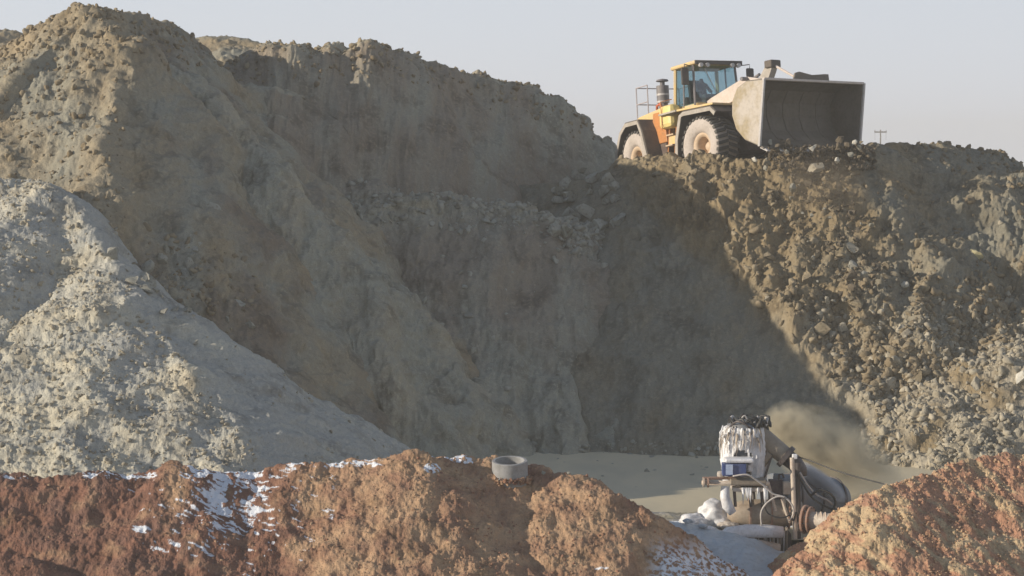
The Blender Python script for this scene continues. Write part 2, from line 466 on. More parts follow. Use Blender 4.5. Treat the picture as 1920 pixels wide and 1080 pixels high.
# ---- pale heap
def d_pale(s):
    X, Y, W = s['X'], s['Y'], s['W']
    r = np.clip(0.5 + 1.0 * fbm(X / 1.5, W / 1.5, 301, 3), 0.15, 1)
    lit = sstep(0.35, -0.15, -s['n'][..., 0] * -1)   # flank facing left is crusted, the right flank is smoother
    r = r * (0.35 + 0.65 * (s['n'][..., 0] < 0.2))
    d = 0.18 * fbm(X / 1.6, W / 1.1, 302, 5)
    d = d + r * (0.22 * clods(X, W, 0.55, 303, 0.35) + 0.45 * clods(X, W, 0.22, 304, 0.6) + 0.6 * clods(X, W, 0.11, 305, 0.8))
    return d + 0.03 * fbm(X / 0.25, W / 0.25, 306, 4)
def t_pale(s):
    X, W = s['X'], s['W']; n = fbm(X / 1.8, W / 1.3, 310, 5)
    right = sstep(0.0, 0.4, s['n'][..., 0])  # flank turned from the sun, tinted darker grey as painted shade
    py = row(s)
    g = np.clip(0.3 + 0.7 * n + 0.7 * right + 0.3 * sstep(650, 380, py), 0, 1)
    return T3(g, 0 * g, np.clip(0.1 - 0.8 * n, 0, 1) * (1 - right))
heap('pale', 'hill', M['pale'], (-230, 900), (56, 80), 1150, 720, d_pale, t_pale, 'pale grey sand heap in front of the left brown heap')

# ---- back wall
def d_back(s):
    X, W, px = s['X'], s['W'], s['px']; py = row(s)
    crest = sstep(0.9, 0.6, -s['hy'] ) 
    top = np.clip(s['n'][..., 2] - 0.75, 0, 0.25) * 4
    d = 0.06 * gully(X / 1.3, W / 6.0, 411) + 0.02 * gully(X / 0.3, W / 2.6, 412) + 0.24 * fbm(X / 1.6, W / 6.0, 402, 4) + 0.10 * fbm(X / 0.6, W / 2.5, 403, 4) + 0.025 * fbm(X / 0.2, W / 0.4, 404, 3)
    d = d + top * (0.25 * clods(X, s['Y'], 0.6, 405, 0.4) + 0.5 * clods(X, s['Y'], 0.3, 406, 0.7) + 0.5 * clods(X, s['Y'], 0.16, 407, 0.7))
    return d
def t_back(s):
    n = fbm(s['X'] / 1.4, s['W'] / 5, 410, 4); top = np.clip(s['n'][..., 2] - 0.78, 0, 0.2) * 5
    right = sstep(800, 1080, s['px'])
    return T3(np.clip(0.1 + 0.8 * n + 0.55 * right, 0, 1), 0 * n, top)  # flat rim tinted paler, its sunlight partly put into the colour
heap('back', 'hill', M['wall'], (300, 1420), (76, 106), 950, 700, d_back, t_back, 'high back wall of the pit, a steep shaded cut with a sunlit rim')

def d_bench(s):
    X, W, px = s['X'], s['W'], s['px']; py = row(s)
    ledge = np.exp(-((py - 395 - 18 * fbm(X / 2, W / 2, 5, 2)) / 34) ** 2) * sstep(640, 700, px) 
    rub = blob(px, py, 1110, 400, 85, 85, 0.3 * fbm(X, W, 78, 3))
    low = sstep(560, 800, py)
    d = 0.07 * gully(X / 1.5, W / 4.5, 431) * (0.4 + low) + 0.03 * gully(X / 0.4, W / 1.2, 433) + 0.20 * fbm(X / 1.7, W / 4.5, 422, 4) + 0.05 * fbm(X / 0.5, W / 1.2, 423, 4) + 0.16 * low * fbm(X / 1.1, W / 2.4, 429, 4) + 0.03 * fbm(X / 0.25, W / 0.3, 430, 3)
    rough = np.clip(ledge * 0.9 + rub * 1.3 + 0.12, 0, 1.3)
    d = d + rough * (0.7 * clods(X, W, 0.75, 424, 0.4) + 0.7 * clods(X, W, 0.34, 425, 0.6) + 0.6 * clods(X, W, 0.16, 426, 0.7))
    # gully at the foot of the wall
    d = d - 0.7 * np.exp(-((px - (1128 - (835 - py) * 0.25)) / 16) ** 2) * sstep(650, 760, py)
    return d
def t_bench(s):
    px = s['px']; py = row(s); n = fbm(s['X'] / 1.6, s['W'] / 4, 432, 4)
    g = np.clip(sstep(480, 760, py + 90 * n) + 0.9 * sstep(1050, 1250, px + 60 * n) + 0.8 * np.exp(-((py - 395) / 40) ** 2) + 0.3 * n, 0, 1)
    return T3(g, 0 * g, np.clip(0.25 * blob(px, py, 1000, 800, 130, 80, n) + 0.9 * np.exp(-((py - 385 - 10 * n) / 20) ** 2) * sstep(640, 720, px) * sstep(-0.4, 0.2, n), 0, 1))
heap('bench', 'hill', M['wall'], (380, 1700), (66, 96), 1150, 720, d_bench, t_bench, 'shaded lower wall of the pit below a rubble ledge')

def d_far(s):
    X, Y = s['X'], s['Y']
    return 0.25 * fbm(X / 3, Y / 3, 442, 3) + 0.5 * clods(X, Y * 1.2, 0.5, 445, 0.6) + 0.6 * clods(X, Y * 1.2, 0.3, 446, 0.7)
def t_far(s):
    n = fbm(s['X'] / 2, s['Y'] / 2, 450, 3)
    return T3(np.clip(0.3 + n, 0, 1), 0 * n, 0 * n)
heap('far', 'hill', M['brown'], (-230, 760), (104, 122), 620, 200, d_far, t_far, 'far clodded ridge showing behind the left heap')

# ---- right heap under the loader
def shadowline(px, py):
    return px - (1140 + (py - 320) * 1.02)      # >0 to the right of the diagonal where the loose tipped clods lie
def d_right(s):
    X, W, px, Y = s['X'], s['W'], s['px'], s['Y']; py = row(s)
    loose = sstep(-30, 60, shadowline(px, py) + 30 * fbm(X, W, 12, 2))
    loose = loose * sstep(300, 420, py)
    edge = blob(px, py, 1290, 390, 150, 130)
    d = 0.30 * edge * gully(X / 0.9, W / 1.6, 515) + 0.36 * loose * fbm(X / 2.0, W / 2.2, 502, 4) + 0.14 * loose * gully(X / 1.1 - 0.25 * W, W / 2.4, 507) + 0.15 * fbm(X / 1.2, W / 1.8, 508, 4)
    big = sstep(420, 620, py)
    rough = np.clip(0.14 + sstep(-30, 60, shadowline(px, py)) * (0.35 + 0.65 * sstep(280, 420, py)), 0, 1)
    platf = (np.abs(s['h'] - plat(X, Y)) < 0.02)
    d = d + rough * (0.5 * big * clods(X, W, 0.62, 503, 0.5) + 0.65 * clods(X, W, 0.33, 504, 0.6) + 0.7 * clods(X, W, 0.17, 505, 0.75))
    d = d + 0.04 * fbm(X / 0.25, W / 0.4, 506, 4)
    return np.where(platf, d * 0.25, d)
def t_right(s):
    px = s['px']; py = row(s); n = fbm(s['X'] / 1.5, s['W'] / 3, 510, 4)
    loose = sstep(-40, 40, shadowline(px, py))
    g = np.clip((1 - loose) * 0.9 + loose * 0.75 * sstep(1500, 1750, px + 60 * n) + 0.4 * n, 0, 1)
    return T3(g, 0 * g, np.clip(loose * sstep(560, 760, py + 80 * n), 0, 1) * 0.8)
heap('right', 'hill', M['right'], (900, 2130), (68, 106), 1250, 1000, d_right, t_right, 'brown heap at the right with the loader on its flat top')

def d_fan(s):
    X, W = s['X'], s['W']
    d = 0.2 * fbm(X / 1.8, W / 1.8, 522, 4)
    return d + 0.55 * clods(X, W, 0.7, 523, 0.5) + 0.65 * clods(X, W, 0.34, 524, 0.65) + 0.7 * clods(X, W, 0.17, 525, 0.75) + 0.03 * fbm(X / 0.25, W / 0.4, 526, 4)
def t_fan(s):
    n = fbm(s['X'] / 1.5, s['W'] / 2, 530, 4)
    return T3(np.clip(0.25 + n, 0, 1), 0 * n, np.clip(0.75 + n, 0, 1))
heap('fan', 'hill', M['right'], (1250, 2130), (62, 86), 900, 620, d_fan, t_fan, 'pale rubble fan of broken clods at the foot of the right heap')

# ---- shore strip
def d_shore(s):
    X, Y = s['X'], s['Y']
    return 0.04 * fbm(X / 0.5, Y / 0.5, 552, 4) + 0.3 * clods(X, Y, 0.18, 553, 0.5)
def t_shore(s):
    n = fbm(s['X'] / 0.8, s['Y'] / 0.8, 560, 4)
    return T3(np.clip(0.2 + n, 0, 1), sstep(0.05, 0.2, n) * (s['px'] > 1180) * (s['Y'] < 60.5), 0 * n)
heap('shore', 'terrain', M['ground'], (880, 1900), (55, 68), 700, 360, d_shore, t_shore, 'sandy near shore of the pond', overlap=0.2)

# ---- foreground mounds
def snow_n(X, W, seed): return fbm(X / 0.42, W / 0.13, seed, 4, 0.5)
def d_red(s):
    X, Y = s['X'], s['Y']; W = s['W']; px = s['px']
    rough = 0.65 + 0.5 * np.clip(fbm(X / 0.9, W / 0.9, 602, 3), -0.5, 1)
    return rough * (0.35 * clods(X, W, 0.22, 603, 0.5) + 0.55 * clods(X, W, 0.11, 604, 0.65) + 0.6 * clods(X, W, 0.055, 605, 0.7)) + 0.025 * fbm(X / 0.15, W / 0.2, 606, 4) + 0.05 * fbm(X / 0.5, W / 0.8, 607, 3)
def t_red(s):
    X, W, px = s['X'], s['W'], s['px']; py = row(s)
    n = fbm(X / 0.8, W / 0.9, 610, 4)
    yel = np.clip(sstep(480, 640, px + 50 * n) * (0.75 + 0.7 * n) , 0, 1)
    yel = np.maximum(yel, blob(px, py, 325, 920, 34, 70, 0.3 * n) * 0.9)
    yel = np.maximum(yel, 0.75 * np.clip(fbm(X / 0.6, W / 0.6, 611, 3) - 0.1, 0, 1))
    reg = 1.05 * blob(px, py, 425, 935, 95, 80) + 1.0 * blob(px, py, 450, 885, 120, 14) + 0.95 * blob(px, py, 610, 872, 120, 11) + 0.9 * blob(px, py, 200, 893, 120, 10) + 0.9 * blob(px, py, 20, 898, 45, 8) \
        + 0.95 * blob(px, py, 810, 880, 26, 14) + 0.9 * blob(px, py, 865, 868, 34, 16) + 0.7 * blob(px, py, 830, 858, 50, 8) + 0.9 * blob(px, py, 262, 995, 30, 8) + 0.7 * blob(px, py, 350, 1032, 70, 16) + 0.6 * blob(px, py, 700, 866, 30, 10) + 0.5 * blob(px, py, 930, 1062, 60, 6) + 0.6 * blob(px, py, 1130, 1070, 40, 6)
    # tilt snow streaks down to the right
    sn = snow_n(X, W + 0.45 * X, 620)
    snow = sstep(-0.02, 0.06, np.minimum(reg, 1.05) * 0.9 - 0.60 + 0.85 * sn) * (s['n'][..., 2] > 0.3)
    edge = sstep(1205, 1250, px + (py - 1000) * 0.0 ) * sstep(1000, 1060, py) * sstep(-0.25, 0.1, fbm(X / 0.12, W / 0.12, 621, 3))
    snow = snow * (np.maximum(blob(px, py, 430, 925, 160, 140), (reg > 0.55)) > 0)
    snow = np.clip(snow * (s['d'] < np.percentile(s['d'], 80)) + edge, 0, 1)
    dk = np.clip(sstep(520, 250, px) * 0.3 + 0.8 * fbm(X / 0.7, W / 0.7, 613, 3), 0, 1)
    return T3(yel, snow, dk * (1 - yel))
heap('red', 'mound', M['red'], (-230, 1420), (50.2, 60), 1900, 460, d_red, t_red, 'foreground mound of red and sandy earth with snow in its hollows', overlap=0.25)

def d_red2(s):
    X, W = s['X'], s['W']
    rough = 0.8 + 0.5 * np.clip(fbm(X / 0.9, W / 0.9, 702, 3), -0.5, 1)
    return rough * (0.4 * clods(X, W, 0.24, 703, 0.5) + 0.6 * clods(X, W, 0.12, 704, 0.65) + 0.6 * clods(X, W, 0.06, 705, 0.7)) + 0.025 * fbm(X / 0.15, W / 0.2, 706, 4) + 0.06 * fbm(X / 0.4, W / 0.9, 707, 3)
def t_red2(s):
    X, W, px = s['X'], s['W'], s['px']; py = row(s)
    q = X + 0.75 * W
    n = fbm(q / 0.5, W / 1.6, 710, 5)
    yel = sstep(-0.12, 0.28, n + 0.35 * blob(px, py, 1600, 985, 90, 80) - 0.25 * sstep(920, 870, py))
    dk = np.clip(fbm(X / 0.6, W / 0.6, 713, 3) * 1.1, 0, 1)
    return T3(yel, 0 * n, dk * (1 - yel))
heap('red2', 'mound', M['red2'], (1300, 2130), (49, 60), 1100, 520, d_red2, t_red2, 'foreground mound of orange and yellow earth at the lower right', overlap=0.25)

# ---- base ground to the horizon
def big_ground():
    n = 60
    g = np.concatenate([-np.geomspace(700, 30, 20), np.linspace(-28, 28, 20), np.geomspace(30, 700, 20)])
    X, Y = np.meshgrid(g, g + 60)
    V = np.stack([X, Y, np.full_like(X, -1.0)], -1)
    o = grid_mesh('ground', V, n, n, np.ones((n - 1, n - 1), bool), np.zeros((n, n, 3)), M['ground'])
    tag(o, 'bare earth plain around the pit', kind='structure')
big_ground()
run_heaps()

# ------------------------------------------------------------------ pond
def make_pond():
    n = 160
    xs = np.linspace(-8, 18, n); ys = np.linspace(58, 92, n)
    X, Y = np.meshgrid(xs, ys)
    Z = 0.012 * fbm(X / 2, Y / 2, 801, 3)
    V = np.stack([X, Y, Z], -1)
    m = bpy.data.materials.new('muddy_ice_water'); N, L, b = nodes_of(m); nt = m.node_tree
    v = coords(nt); v2 = coords(nt, 0.5, 0.16, 1)
    c = mix(nt, (0.68, 0.59, 0.41), (0.56, 0.50, 0.36), ramp(nt, noise(nt, v2, 0.9, 5, 0.6), 0.4, 0.62))
    c = mix(nt, c, (0.28, 0.26, 0.21), ramp(nt, noise(nt, coords(nt, 1.2, 0.5, 1), 1.3, 3, 0.5), 0.66, 0.74))
    L.new(c, b.inputs['Base Color'])
    b.inputs['Roughness'].default_value = 0.55
    b.inputs['Specular IOR Level'].default_value = 0.3
    L.new(bump(nt, noise(nt, v, 5, 3), 0.25, 0.02), b.inputs['Normal'])
    o = grid_mesh('water', V, n, n, np.ones((n - 1, n - 1), bool), np.zeros((n, n, 3)), m)
    tag(o, 'muddy half frozen pond at the bottom of the pit', kind='structure')
make_pond()

# ------------------------------------------------------------------ mesh builder
class MB:
    def __init__(self, mat=None): self.v = []; self.f = []; self.m = mat or Matrix.Identity(4)
    def add(self, v, f):
        o = len(self.v); self.v += [self.m @ Vector(p) for p in v]; self.f += [[i + o for i in q] for q in f]; return self
    def box(self, x0, x1, y0, y1, z0, z1, rot=None):
        v = [(x, y, z) for x in (x0, x1) for y in (y0, y1) for z in (z0, z1)]
        if rot is not None:
            c = Vector(((x0 + x1) / 2, (y0 + y1) / 2, (z0 + z1) / 2)); E = Euler(rot).to_matrix()
            v = [c + E @ (Vector(p) - c) for p in v]
        return self.add(v, [(0, 1, 3, 2), (4, 6, 7, 5), (0, 4, 5, 1), (2, 3, 7, 6), (0, 2, 6, 4), (1, 5, 7, 3)])
    def cyl(self, p0, p1, r0, r1=None, n=16, cap=True):
        r1 = r0 if r1 is None else r1
        p0 = Vector(p0); p1 = Vector(p1); d = (p1 - p0).normalized()
        u = d.orthogonal().normalized(); w = d.cross(u)
        v = []
        for p, r in ((p0, r0), (p1, r1)):
            for k in range(n):
                a = 2 * math.pi * k / n; v.append(p + (u * math.cos(a) + w * math.sin(a)) * r)
        f = [(k, (k + 1) % n, n + (k + 1) % n, n + k) for k in range(n)]
        if cap: f += [tuple(range(n))[::-1], tuple(range(n, 2 * n))]
        return self.add(v, f)
    def tube(self, pts, r, n=8, cap=True):
        pts = [Vector(p) for p in pts]; rs = r if isinstance(r, (list, tuple)) else [r] * len(pts)
        v = []; u = None
        for i, p in enumerate(pts):
            d = (pts[min(i + 1, len(pts) - 1)] - pts[max(i - 1, 0)]).normalized()
            u = d.orthogonal().normalized() if u is None else (u - d * u.dot(d)).normalized()
            w = d.cross(u)
            for k in range(n):
                a = 2 * math.pi * k / n; v.append(p + (u * math.cos(a) + w * math.sin(a)) * rs[i])
        f = []
        for i in range(len(pts) - 1):
            for k in range(n): f.append((i * n + k, i * n + (k + 1) % n, (i + 1) * n + (k + 1) % n, (i + 1) * n + k))
        if cap: f += [tuple(range(n))[::-1], tuple(range((len(pts) - 1) * n, len(pts) * n))]
        return self.add(v, f)
    def prism(self, poly, y0, y1):
        """polygon in x,z pushed from y0 to y1"""
        n = len(poly)
        v = [(x, y0, z) for x, z in poly] + [(x, y1, z) for x, z in poly]
        f = [tuple(range(n)), tuple(range(n, 2 * n))[::-1]] + [(k, n + k, n + (k + 1) % n, (k + 1) % n) for k in range(n)]
        return self.add(v, f)
    def strip(self, line, y0, y1, t):
        """bent plate: open x,z line with thickness t, pushed from y0 to y1"""
        L = [Vector((x, 0, z)) for x, z in line]; inn = []
        for i, p in enumerate(L):
            d = (L[min(i + 1, len(L) - 1)] - L[max(i - 1, 0)]).normalized()
            nn = Vector((-d.z, 0, d.x)); inn.append(p + nn * t)
        for i in range(len(L) - 1):
            a, b, c, d = L[i], L[i + 1], inn[i + 1], inn[i]
            self.prism([(a.x, a.z), (b.x, b.z), (c.x, c.z), (d.x, d.z)], y0, y1)
        return self
    def lathe(self, prof, c, ax='y', n=40):
        """prof: (r, a) pairs; a along the axis"""
        c = Vector(c); v = []
        for r, a in prof:
            for k in range(n):
                t = 2 * math.pi * k / n
                q = Vector((r * math.cos(t), a, r * math.sin(t))) if ax == 'y' else (Vector((r * math.cos(t), r * math.sin(t), a)) if ax == 'z' else Vector((a, r * math.cos(t), r * math.sin(t))))
                v.append(c + q)
        f = []
        for i in range(len(prof) - 1):
            for k in range(n): f.append((i * n + k, i * n + (k + 1) % n, (i + 1) * n + (k + 1) % n, (i + 1) * n + k))
        return self.add(v, f)
    def build(self, name, mat, parent=None, bevel=0, smooth=False, sub=0, disp=None):
        me = bpy.data.meshes.new(name); me.from_pydata([tuple(p) for p in self.v], [], self.f); me.update()
        import bmesh
        bm = bmesh.new(); bm.from_mesh(me); bmesh.ops.recalc_face_normals(bm, faces=bm.faces); bm.to_mesh(me); bm.free()
        if smooth: me.polygons.foreach_set('use_smooth', [True] * len(me.polygons))
        me.materials.append(mat)
        o = bpy.data.objects.new(name, me); COL.objects.link(o)
        if parent is not None: o.parent = parent
        if bevel:
            b = o.modifiers.new('bevel', 'BEVEL'); b.width = bevel; b.segments = 2; b.limit_method = 'ANGLE'; b.angle_limit = R(40)
        if sub:
            q = o.modifiers.new('sub', 'SUBSURF'); q.levels = sub; q.render_levels = sub
        if disp:
            t = bpy.data.textures.new('lumps', 'CLOUDS'); t.noise_scale = disp[1]
            q = o.modifiers.new('disp', 'DISPLACE'); q.texture = t; q.strength = disp[0]; q.mid_level = 0.5; q.texture_coords = 'LOCAL'
        return o

def empty(name, loc, rot=(0, 0, 0)):
    o = bpy.data.objects.new(name, None); COL.objects.link(o); o.location = loc; o.rotation_euler = rot; o.empty_display_size = 0.3
    return o

# ------------------------------------------------------------------ loader
dust = (0.42, 0.36, 0.27)
M['yellow'] = paint('yellow_paint', (0.78, 0.56, 0.24), 0.5, (0.6, 0.5, 0.36), 0.8)
M['orange'] = paint('orange_paint', (0.62, 0.25, 0.07), 0.55, (0.35, 0.2, 0.1), 0.5)
M['tyre_wall'] = paint('dusty_tyre', (0.56, 0.50, 0.45), 0.9, (0.40, 0.35, 0.3), 0.6, scale=2.0)
M['tread'] = paint('tyre_tread', (0.075, 0.075, 0.072), 0.9, (0.17, 0.16, 0.14), 0.8, scale=4)
M['bucket_steel'] = paint('bucket_steel', (0.19, 0.17, 0.145), 0.85, (0.14, 0.12, 0.095), 0.8, scale=1.5)
M['bucket_side'] = paint('dusty_bucket_side', (0.52, 0.47, 0.41), 0.8, (0.36, 0.29, 0.17), 0.95, scale=1.3, lo=0.42, hi=0.62, bstr=0.5)
M['boom'] = paint('dusty_boom', (0.64, 0.56, 0.51), 0.75, (0.5, 0.42, 0.33), 0.6)
M['black'] = paint('dark_plastic', (0.06, 0.055, 0.055), 0.7, (0.14, 0.12, 0.1), 0.7)
M['frame_dark'] = paint('brown_frame', (0.11, 0.075, 0.06), 0.8, (0.17, 0.13, 0.1), 0.7)
M['fender'] = paint('dark_fender', (0.10, 0.085, 0.075), 0.8, (0.2, 0.165, 0.13), 0.6)
M['fender_edge'] = paint('dusty_fender_edge', (0.46, 0.42, 0.37), 0.8, (0.3, 0.26, 0.2), 0.6)
M['grey'] = paint('grey_metal', (0.17, 0.16, 0.17), 0.6, (0.3, 0.27, 0.25), 0.6)
M['silver'] = paint('pale_metal', (0.55, 0.53, 0.52), 0.4, (0.4, 0.36, 0.3), 0.5)
M['rail'] = paint('pink_grey_rail', (0.45, 0.40, 0.40), 0.6, (0.35, 0.3, 0.28), 0.5)
M['rim'] = paint('cream_rim', (0.62, 0.48, 0.34), 0.6, (0.5, 0.34, 0.2), 0.6)
g = bpy.data.materials.new('cab_glass'); N, L, b = nodes_of(g)
tr = N.new('ShaderNodeBsdfTransparent'); tr.inputs[0].default_value = (0.50, 0.66, 0.71, 1)
gl = N.new('ShaderNodeBsdfGlossy'); gl.inputs[0].default_value = (0.8, 0.85, 0.9, 1); gl.inputs['Roughness'].default_value = 0.08
ms = N.new('ShaderNodeMixShader'); ms.inputs[0].default_value = 0.13
L.new(tr.outputs[0], ms.inputs[1]); L.new(gl.outputs[0], ms.inputs[2]); L.new(ms.outputs[0], N['Material Output'].inputs['Surface'])
M['glass'] = g

def make_loader():
    yaw = math.atan2(-math.cos(R(25)), math.sin(R(25)))
    root = empty('wheel_loader', (7.12, 90.37, 8.26))
    root.rotation_euler = (Matrix.Rotation(yaw, 3, 'Z') @ Matrix.Rotation(R(-6.3), 3, 'Y')).to_euler()
    root.scale = (1.05, 1.05, 1.05)
    tag(root, 'yellow and orange articulated wheel loader tipping its raised bucket over the edge', 'wheel loader')
    FR = Matrix.Rotation(R(9), 4, 'Z')      # front frame slightly steered
    WR, HW = 1.04, 0.44
    def wheel(x, y, mat):
        s = -1 if y < 0 else 1
        c = (x, y, WR)
        hub = MB(mat).lathe([(0.0, s * 0.12), (0.12, s * 0.12), (0.17, s * 0.06), (0.2, -s * 0.02), (0.30, -s * 0.06)], c, n=24).build('wheel', M['rim'], root, smooth=True)
        MB(mat).lathe([(0.28, -s * 0.08), (0.30, s * 0.10), (0.33, s * 0.30), (0.40, s * 0.34), (0.47, s * 0.36), (0.47, s * 0.30)], c, n=36).build('rim', M['rim'], hub, smooth=True)
        prof = [(0.46, s * 0.33), (0.50, s * 0.40), (0.60, s * 0.455), (0.78, s * 0.47), (0.90, s * 0.46), (0.955, s * 0.43)]
        prof = prof + [(0.975, s * 0.40), (0.985, 0), (0.975, -s * 0.40)] + [(r, -a) for r, a in prof[::-1]]
        ty = MB(mat).lathe(prof, c, n=64).build('tyre', M['tyre_wall'], hub, smooth=True)
        t = MB(mat)
        n = 30
        for side in (-1, 1):
            for k in range(n):
                a0 = 2 * math.pi * (k + (0.5 if side > 0 else 0)) / n; w = math.pi / n * 1.05
                pr = []
                for (r, yy, da) in ((0.97, 0.02, 0.10), (WR, 0.02, 0.10), (WR, 0.34, 0.02), (WR - 0.02, 0.455, 0), (0.93, 0.475, 0), (0.93, 0.40, 0)):
                    pr.append((r, yy, da))
                v = []
                for e in (-1, 1):
                    for (r, yy, da) in pr:
                        a = a0 + da + e * w * 0.5
                        v.append((x + r * math.cos(a), y + side * yy, WR + r * math.sin(a)))
                m = len(pr)
                t.add(v, [tuple(range(m)), tuple(range(m, 2 * m))[::-1]] + [(i, m + i, m + (i + 1) % m, (i + 1) % m) for i in range(m)])
        t.build('tread', M['tread'], hub)
    I = Matrix.Identity(4)
    for y in (-1.28, 1.28): wheel(-1.87, y, I)
    for y in (-1.28, 1.28): wheel(2.03, y, FR)
    MB(FR).cyl((2.03, -1.0, WR), (2.03, 1.0, WR), 0.26).box(1.8, 2.3, -0.35, 0.35, 0.75, 1.35).build('front_axle', M['frame_dark'], root, 0.03)
    MB().cyl((-1.87, -1.0, WR), (-1.87, 1.0, WR), 0.26).box(-2.1, -1.6, -0.35, 0.35, 0.75, 1.35).build('rear_axle', M['frame_dark'], root, 0.03)
    # rear body
    MB().prism([(-4.25, 0.95), (-4.1, 0.7), (-0.25, 0.62), (-0.2, 1.5), (-4.3, 1.5)], -0.62, 0.62).build('rear_frame', M['frame_dark'], root, 0.03)
    hood = MB().prism([(-4.32, 1.5), (-4.38, 2.15), (-4.15, 2.42), (-2.9, 2.72), (-1.0, 2.86), (-0.75, 2.75), (-0.7, 1.5)], -0.92, 0.92).build('engine_hood', M['yellow'], root, 0.07)
    gr = MB()
    for k in range(7): gr.box(-3.7 + k * 0.28, -3.54 + k * 0.28, -0.935, -0.90, 1.75, 2.35)
    gr.build('side_grille', M['black'], hood)
    MB().box(-4.62, -4.2, -1.12, 1.12, 0.72, 1.75).build('counterweight', paint('cream_counterweight', (0.75, 0.58, 0.36), 0.6, (0.5, 0.4, 0.28), 0.5), root, 0.12)
    MB().prism([(-1.55, 1.5), (-1.3, 2.62), (-0.55, 2.62), (-0.35, 1.5)], -1.22, -0.925).build('side_panel', M['orange'], root, 0.03)
    MB().prism([(-1.55, 1.5), (-1.3, 2.62), (-0.55, 2.62), (-0.35, 1.5)], 0.925, 1.22).build('side_panel', M['orange'], root, 0.03)
    MB().prism([(-1.25, 0.62), (-1.45, 1.49), (-0.45, 1.49), (-0.4, 0.62)], -1.2, -0.63).build('tool_box', M['frame_dark'], root, 0.03)
    MB().prism([(-1.25, 0.62), (-1.45, 1.49), (-0.45, 1.49), (-0.4, 0.62)], 0.63, 1.2).build('tool_box', M['frame_dark'], root, 0.03)
    # exhaust and air intake
    st = MB().cyl((-1.95, -0.42, 2.70), (-1.95, -0.42, 3.12), 0.17).cyl((-1.95, -0.42, 3.12), (-1.95, -0.42, 3.72), 0.225, n=24).build('air_cleaner', M['grey'], root)
    MB().cyl((-1.95, -0.42, 3.36), (-1.95, -0.42, 3.43), 0.232, n=24).cyl((-1.95, -0.42, 3.10), (-1.95, -0.42, 3.17), 0.232, n=24).build('clamp_band', M['silver'], st)
    MB().cyl((-1.95, -0.42, 3.72), (-1.95, -0.42, 3.88), 0.09).lathe([(0.0, 0.10), (0.2, 0.06), (0.23, 0.0), (0.0, 0.0)], (-1.95, -0.42, 3.88), 'z', 24).build('rain_cap', M['grey'], st)
    MB().cyl((-1.55, 0.35, 2.75), (-1.55, 0.35, 3.25), 0.10).build('exhaust_pipe', M['frame_dark'], root)
    MB().tube([(-1.75, -0.8, 2.75), (-1.7, -0.82, 2.95), (-1.45, -0.82, 3.0), (-1.3, -0.82, 2.8)], 0.05).build('red_hose', paint('red_hose', (0.6, 0.16, 0.08), 0.6), root, smooth=True)
    r = MB()
    for (x, y) in ((-3.1, -0.88), (-2.25, -0.88), (-3.1, 0.88), (-2.25, 0.88)): r.tube([(x, y, 2.55), (x, y, 3.78)], 0.022, 6)
    for z in (3.18, 3.78):
        r.tube([(-2.25, -0.88, z), (-3.1, -0.88, z), (-3.1, 0.88, z), (-2.25, 0.88, z)], 0.02, 6)
    r.build('handrail', M['rail'], root)
    # fenders: rear ones pale-edged
    def fender(x, sy, mat, line, ys):
        ln = [(x + a, WR + b_) for a, b_ in line]
        y0, y1 = sorted((sy * ys[0], sy * ys[1]))
        f = MB(mat).strip(ln, y0, y1, 0.05).build('fender', M['fender'], root)
        e = sy * ys[1]
        MB(mat).strip([(a, b_ + 0.01) for a, b_ in ln], min(e, e + sy * 0.03), max(e, e + sy * 0.03), -0.14).build('fender_edge', M['fender_edge'], f)
        return f
    rear_line = [(-1.42, -0.35), (-1.34, 0.35), (-0.95, 1.05), (-0.5, 1.34), (0.45, 1.34), (0.72, 0.95), (1.28, -0.55)]
    front_line = [(-1.32, -0.75), (-1.24, 0.35), (-0.98, 1.16), (-0.75, 1.26), (0.75, 1.26), (1.02, 1.05)]
    for sy in (-1, 1):
        fender(-1.87, sy, I, rear_line, (0.95, 1.78))
        f = fender(2.03, sy, FR, front_line, (0.62, 1.80))
        MB(FR).box(0.9, 2.9, min(sy * 0.62, sy * 1.8), max(sy * 0.62, sy * 1.8), WR + 1.325, WR + 1.40).build('fender_top', M['yellow'], f, 0.02)
    # cab
    x0, x1, hw, z0, z1 = -0.28, 1.2, 0.88, 2.66, 4.02
    cab = MB().box(x0 - 0.05, x1 + 0.05, -hw, hw, 2.15, 2.70).build('cab_base', M['yellow'], root, 0.06)
    MB().box(-0.62, 0.28, -1.40, -0.93, 1.95, 2.78).build('fuel_tank', paint('pale_yellow_tank', (0.86, 0.70, 0.26), 0.5, (0.6, 0.5, 0.3), 0.4), root, 0.16)
    MB().box(-0.62, 0.28, 0.93, 1.40, 1.95, 2.78).build('fuel_tank', M['yellow'], root, 0.16)
    MB().box(-0.3, 0.95, -1.55, -0.95, 2.40, 2.46).build('walkway', M['fender_edge'], root)
    def post(x, y, xt, yt, r_, m): return MB().tube([(x, y, z0 - 0.05), (xt, yt, z1)], r_, 6).build('cab_pillar', m, root)
    for sy in (-1, 1):
        post(x0 + 0.03, sy * hw, x0 + 0.08, sy * (hw - 0.05), 0.065, M['yellow'])
        post(x1 - 0.02, sy * hw, x1 - 0.12, sy * (hw - 0.05), 0.045, M['grey'])
        post(0.38, sy * (hw + 0.0), 0.4, sy * (hw - 0.05), 0.032, M['grey'])
    MB().box(x0 - 0.12, x1 + 0.18, -hw - 0.06, hw + 0.06, z1 + 0.0, z1 + 0.14).build('cab_roof', M['yellow'], root, 0.06)
    vis = MB().box(x1 + 0.18, x1 + 0.24, -hw - 0.06, hw + 0.06, z1 - 0.02, z1 + 0.12).build('sun_visor', M['black'], root, 0.01)
    for y in (-0.75, -0.5, 0.5, 0.75):
        MB().cyl((x1 + 0.22, y, z1 - 0.05), (x1 + 0.34, y, z1 - 0.05), 0.075, n=14).build('work_lamp', M['silver'], vis)
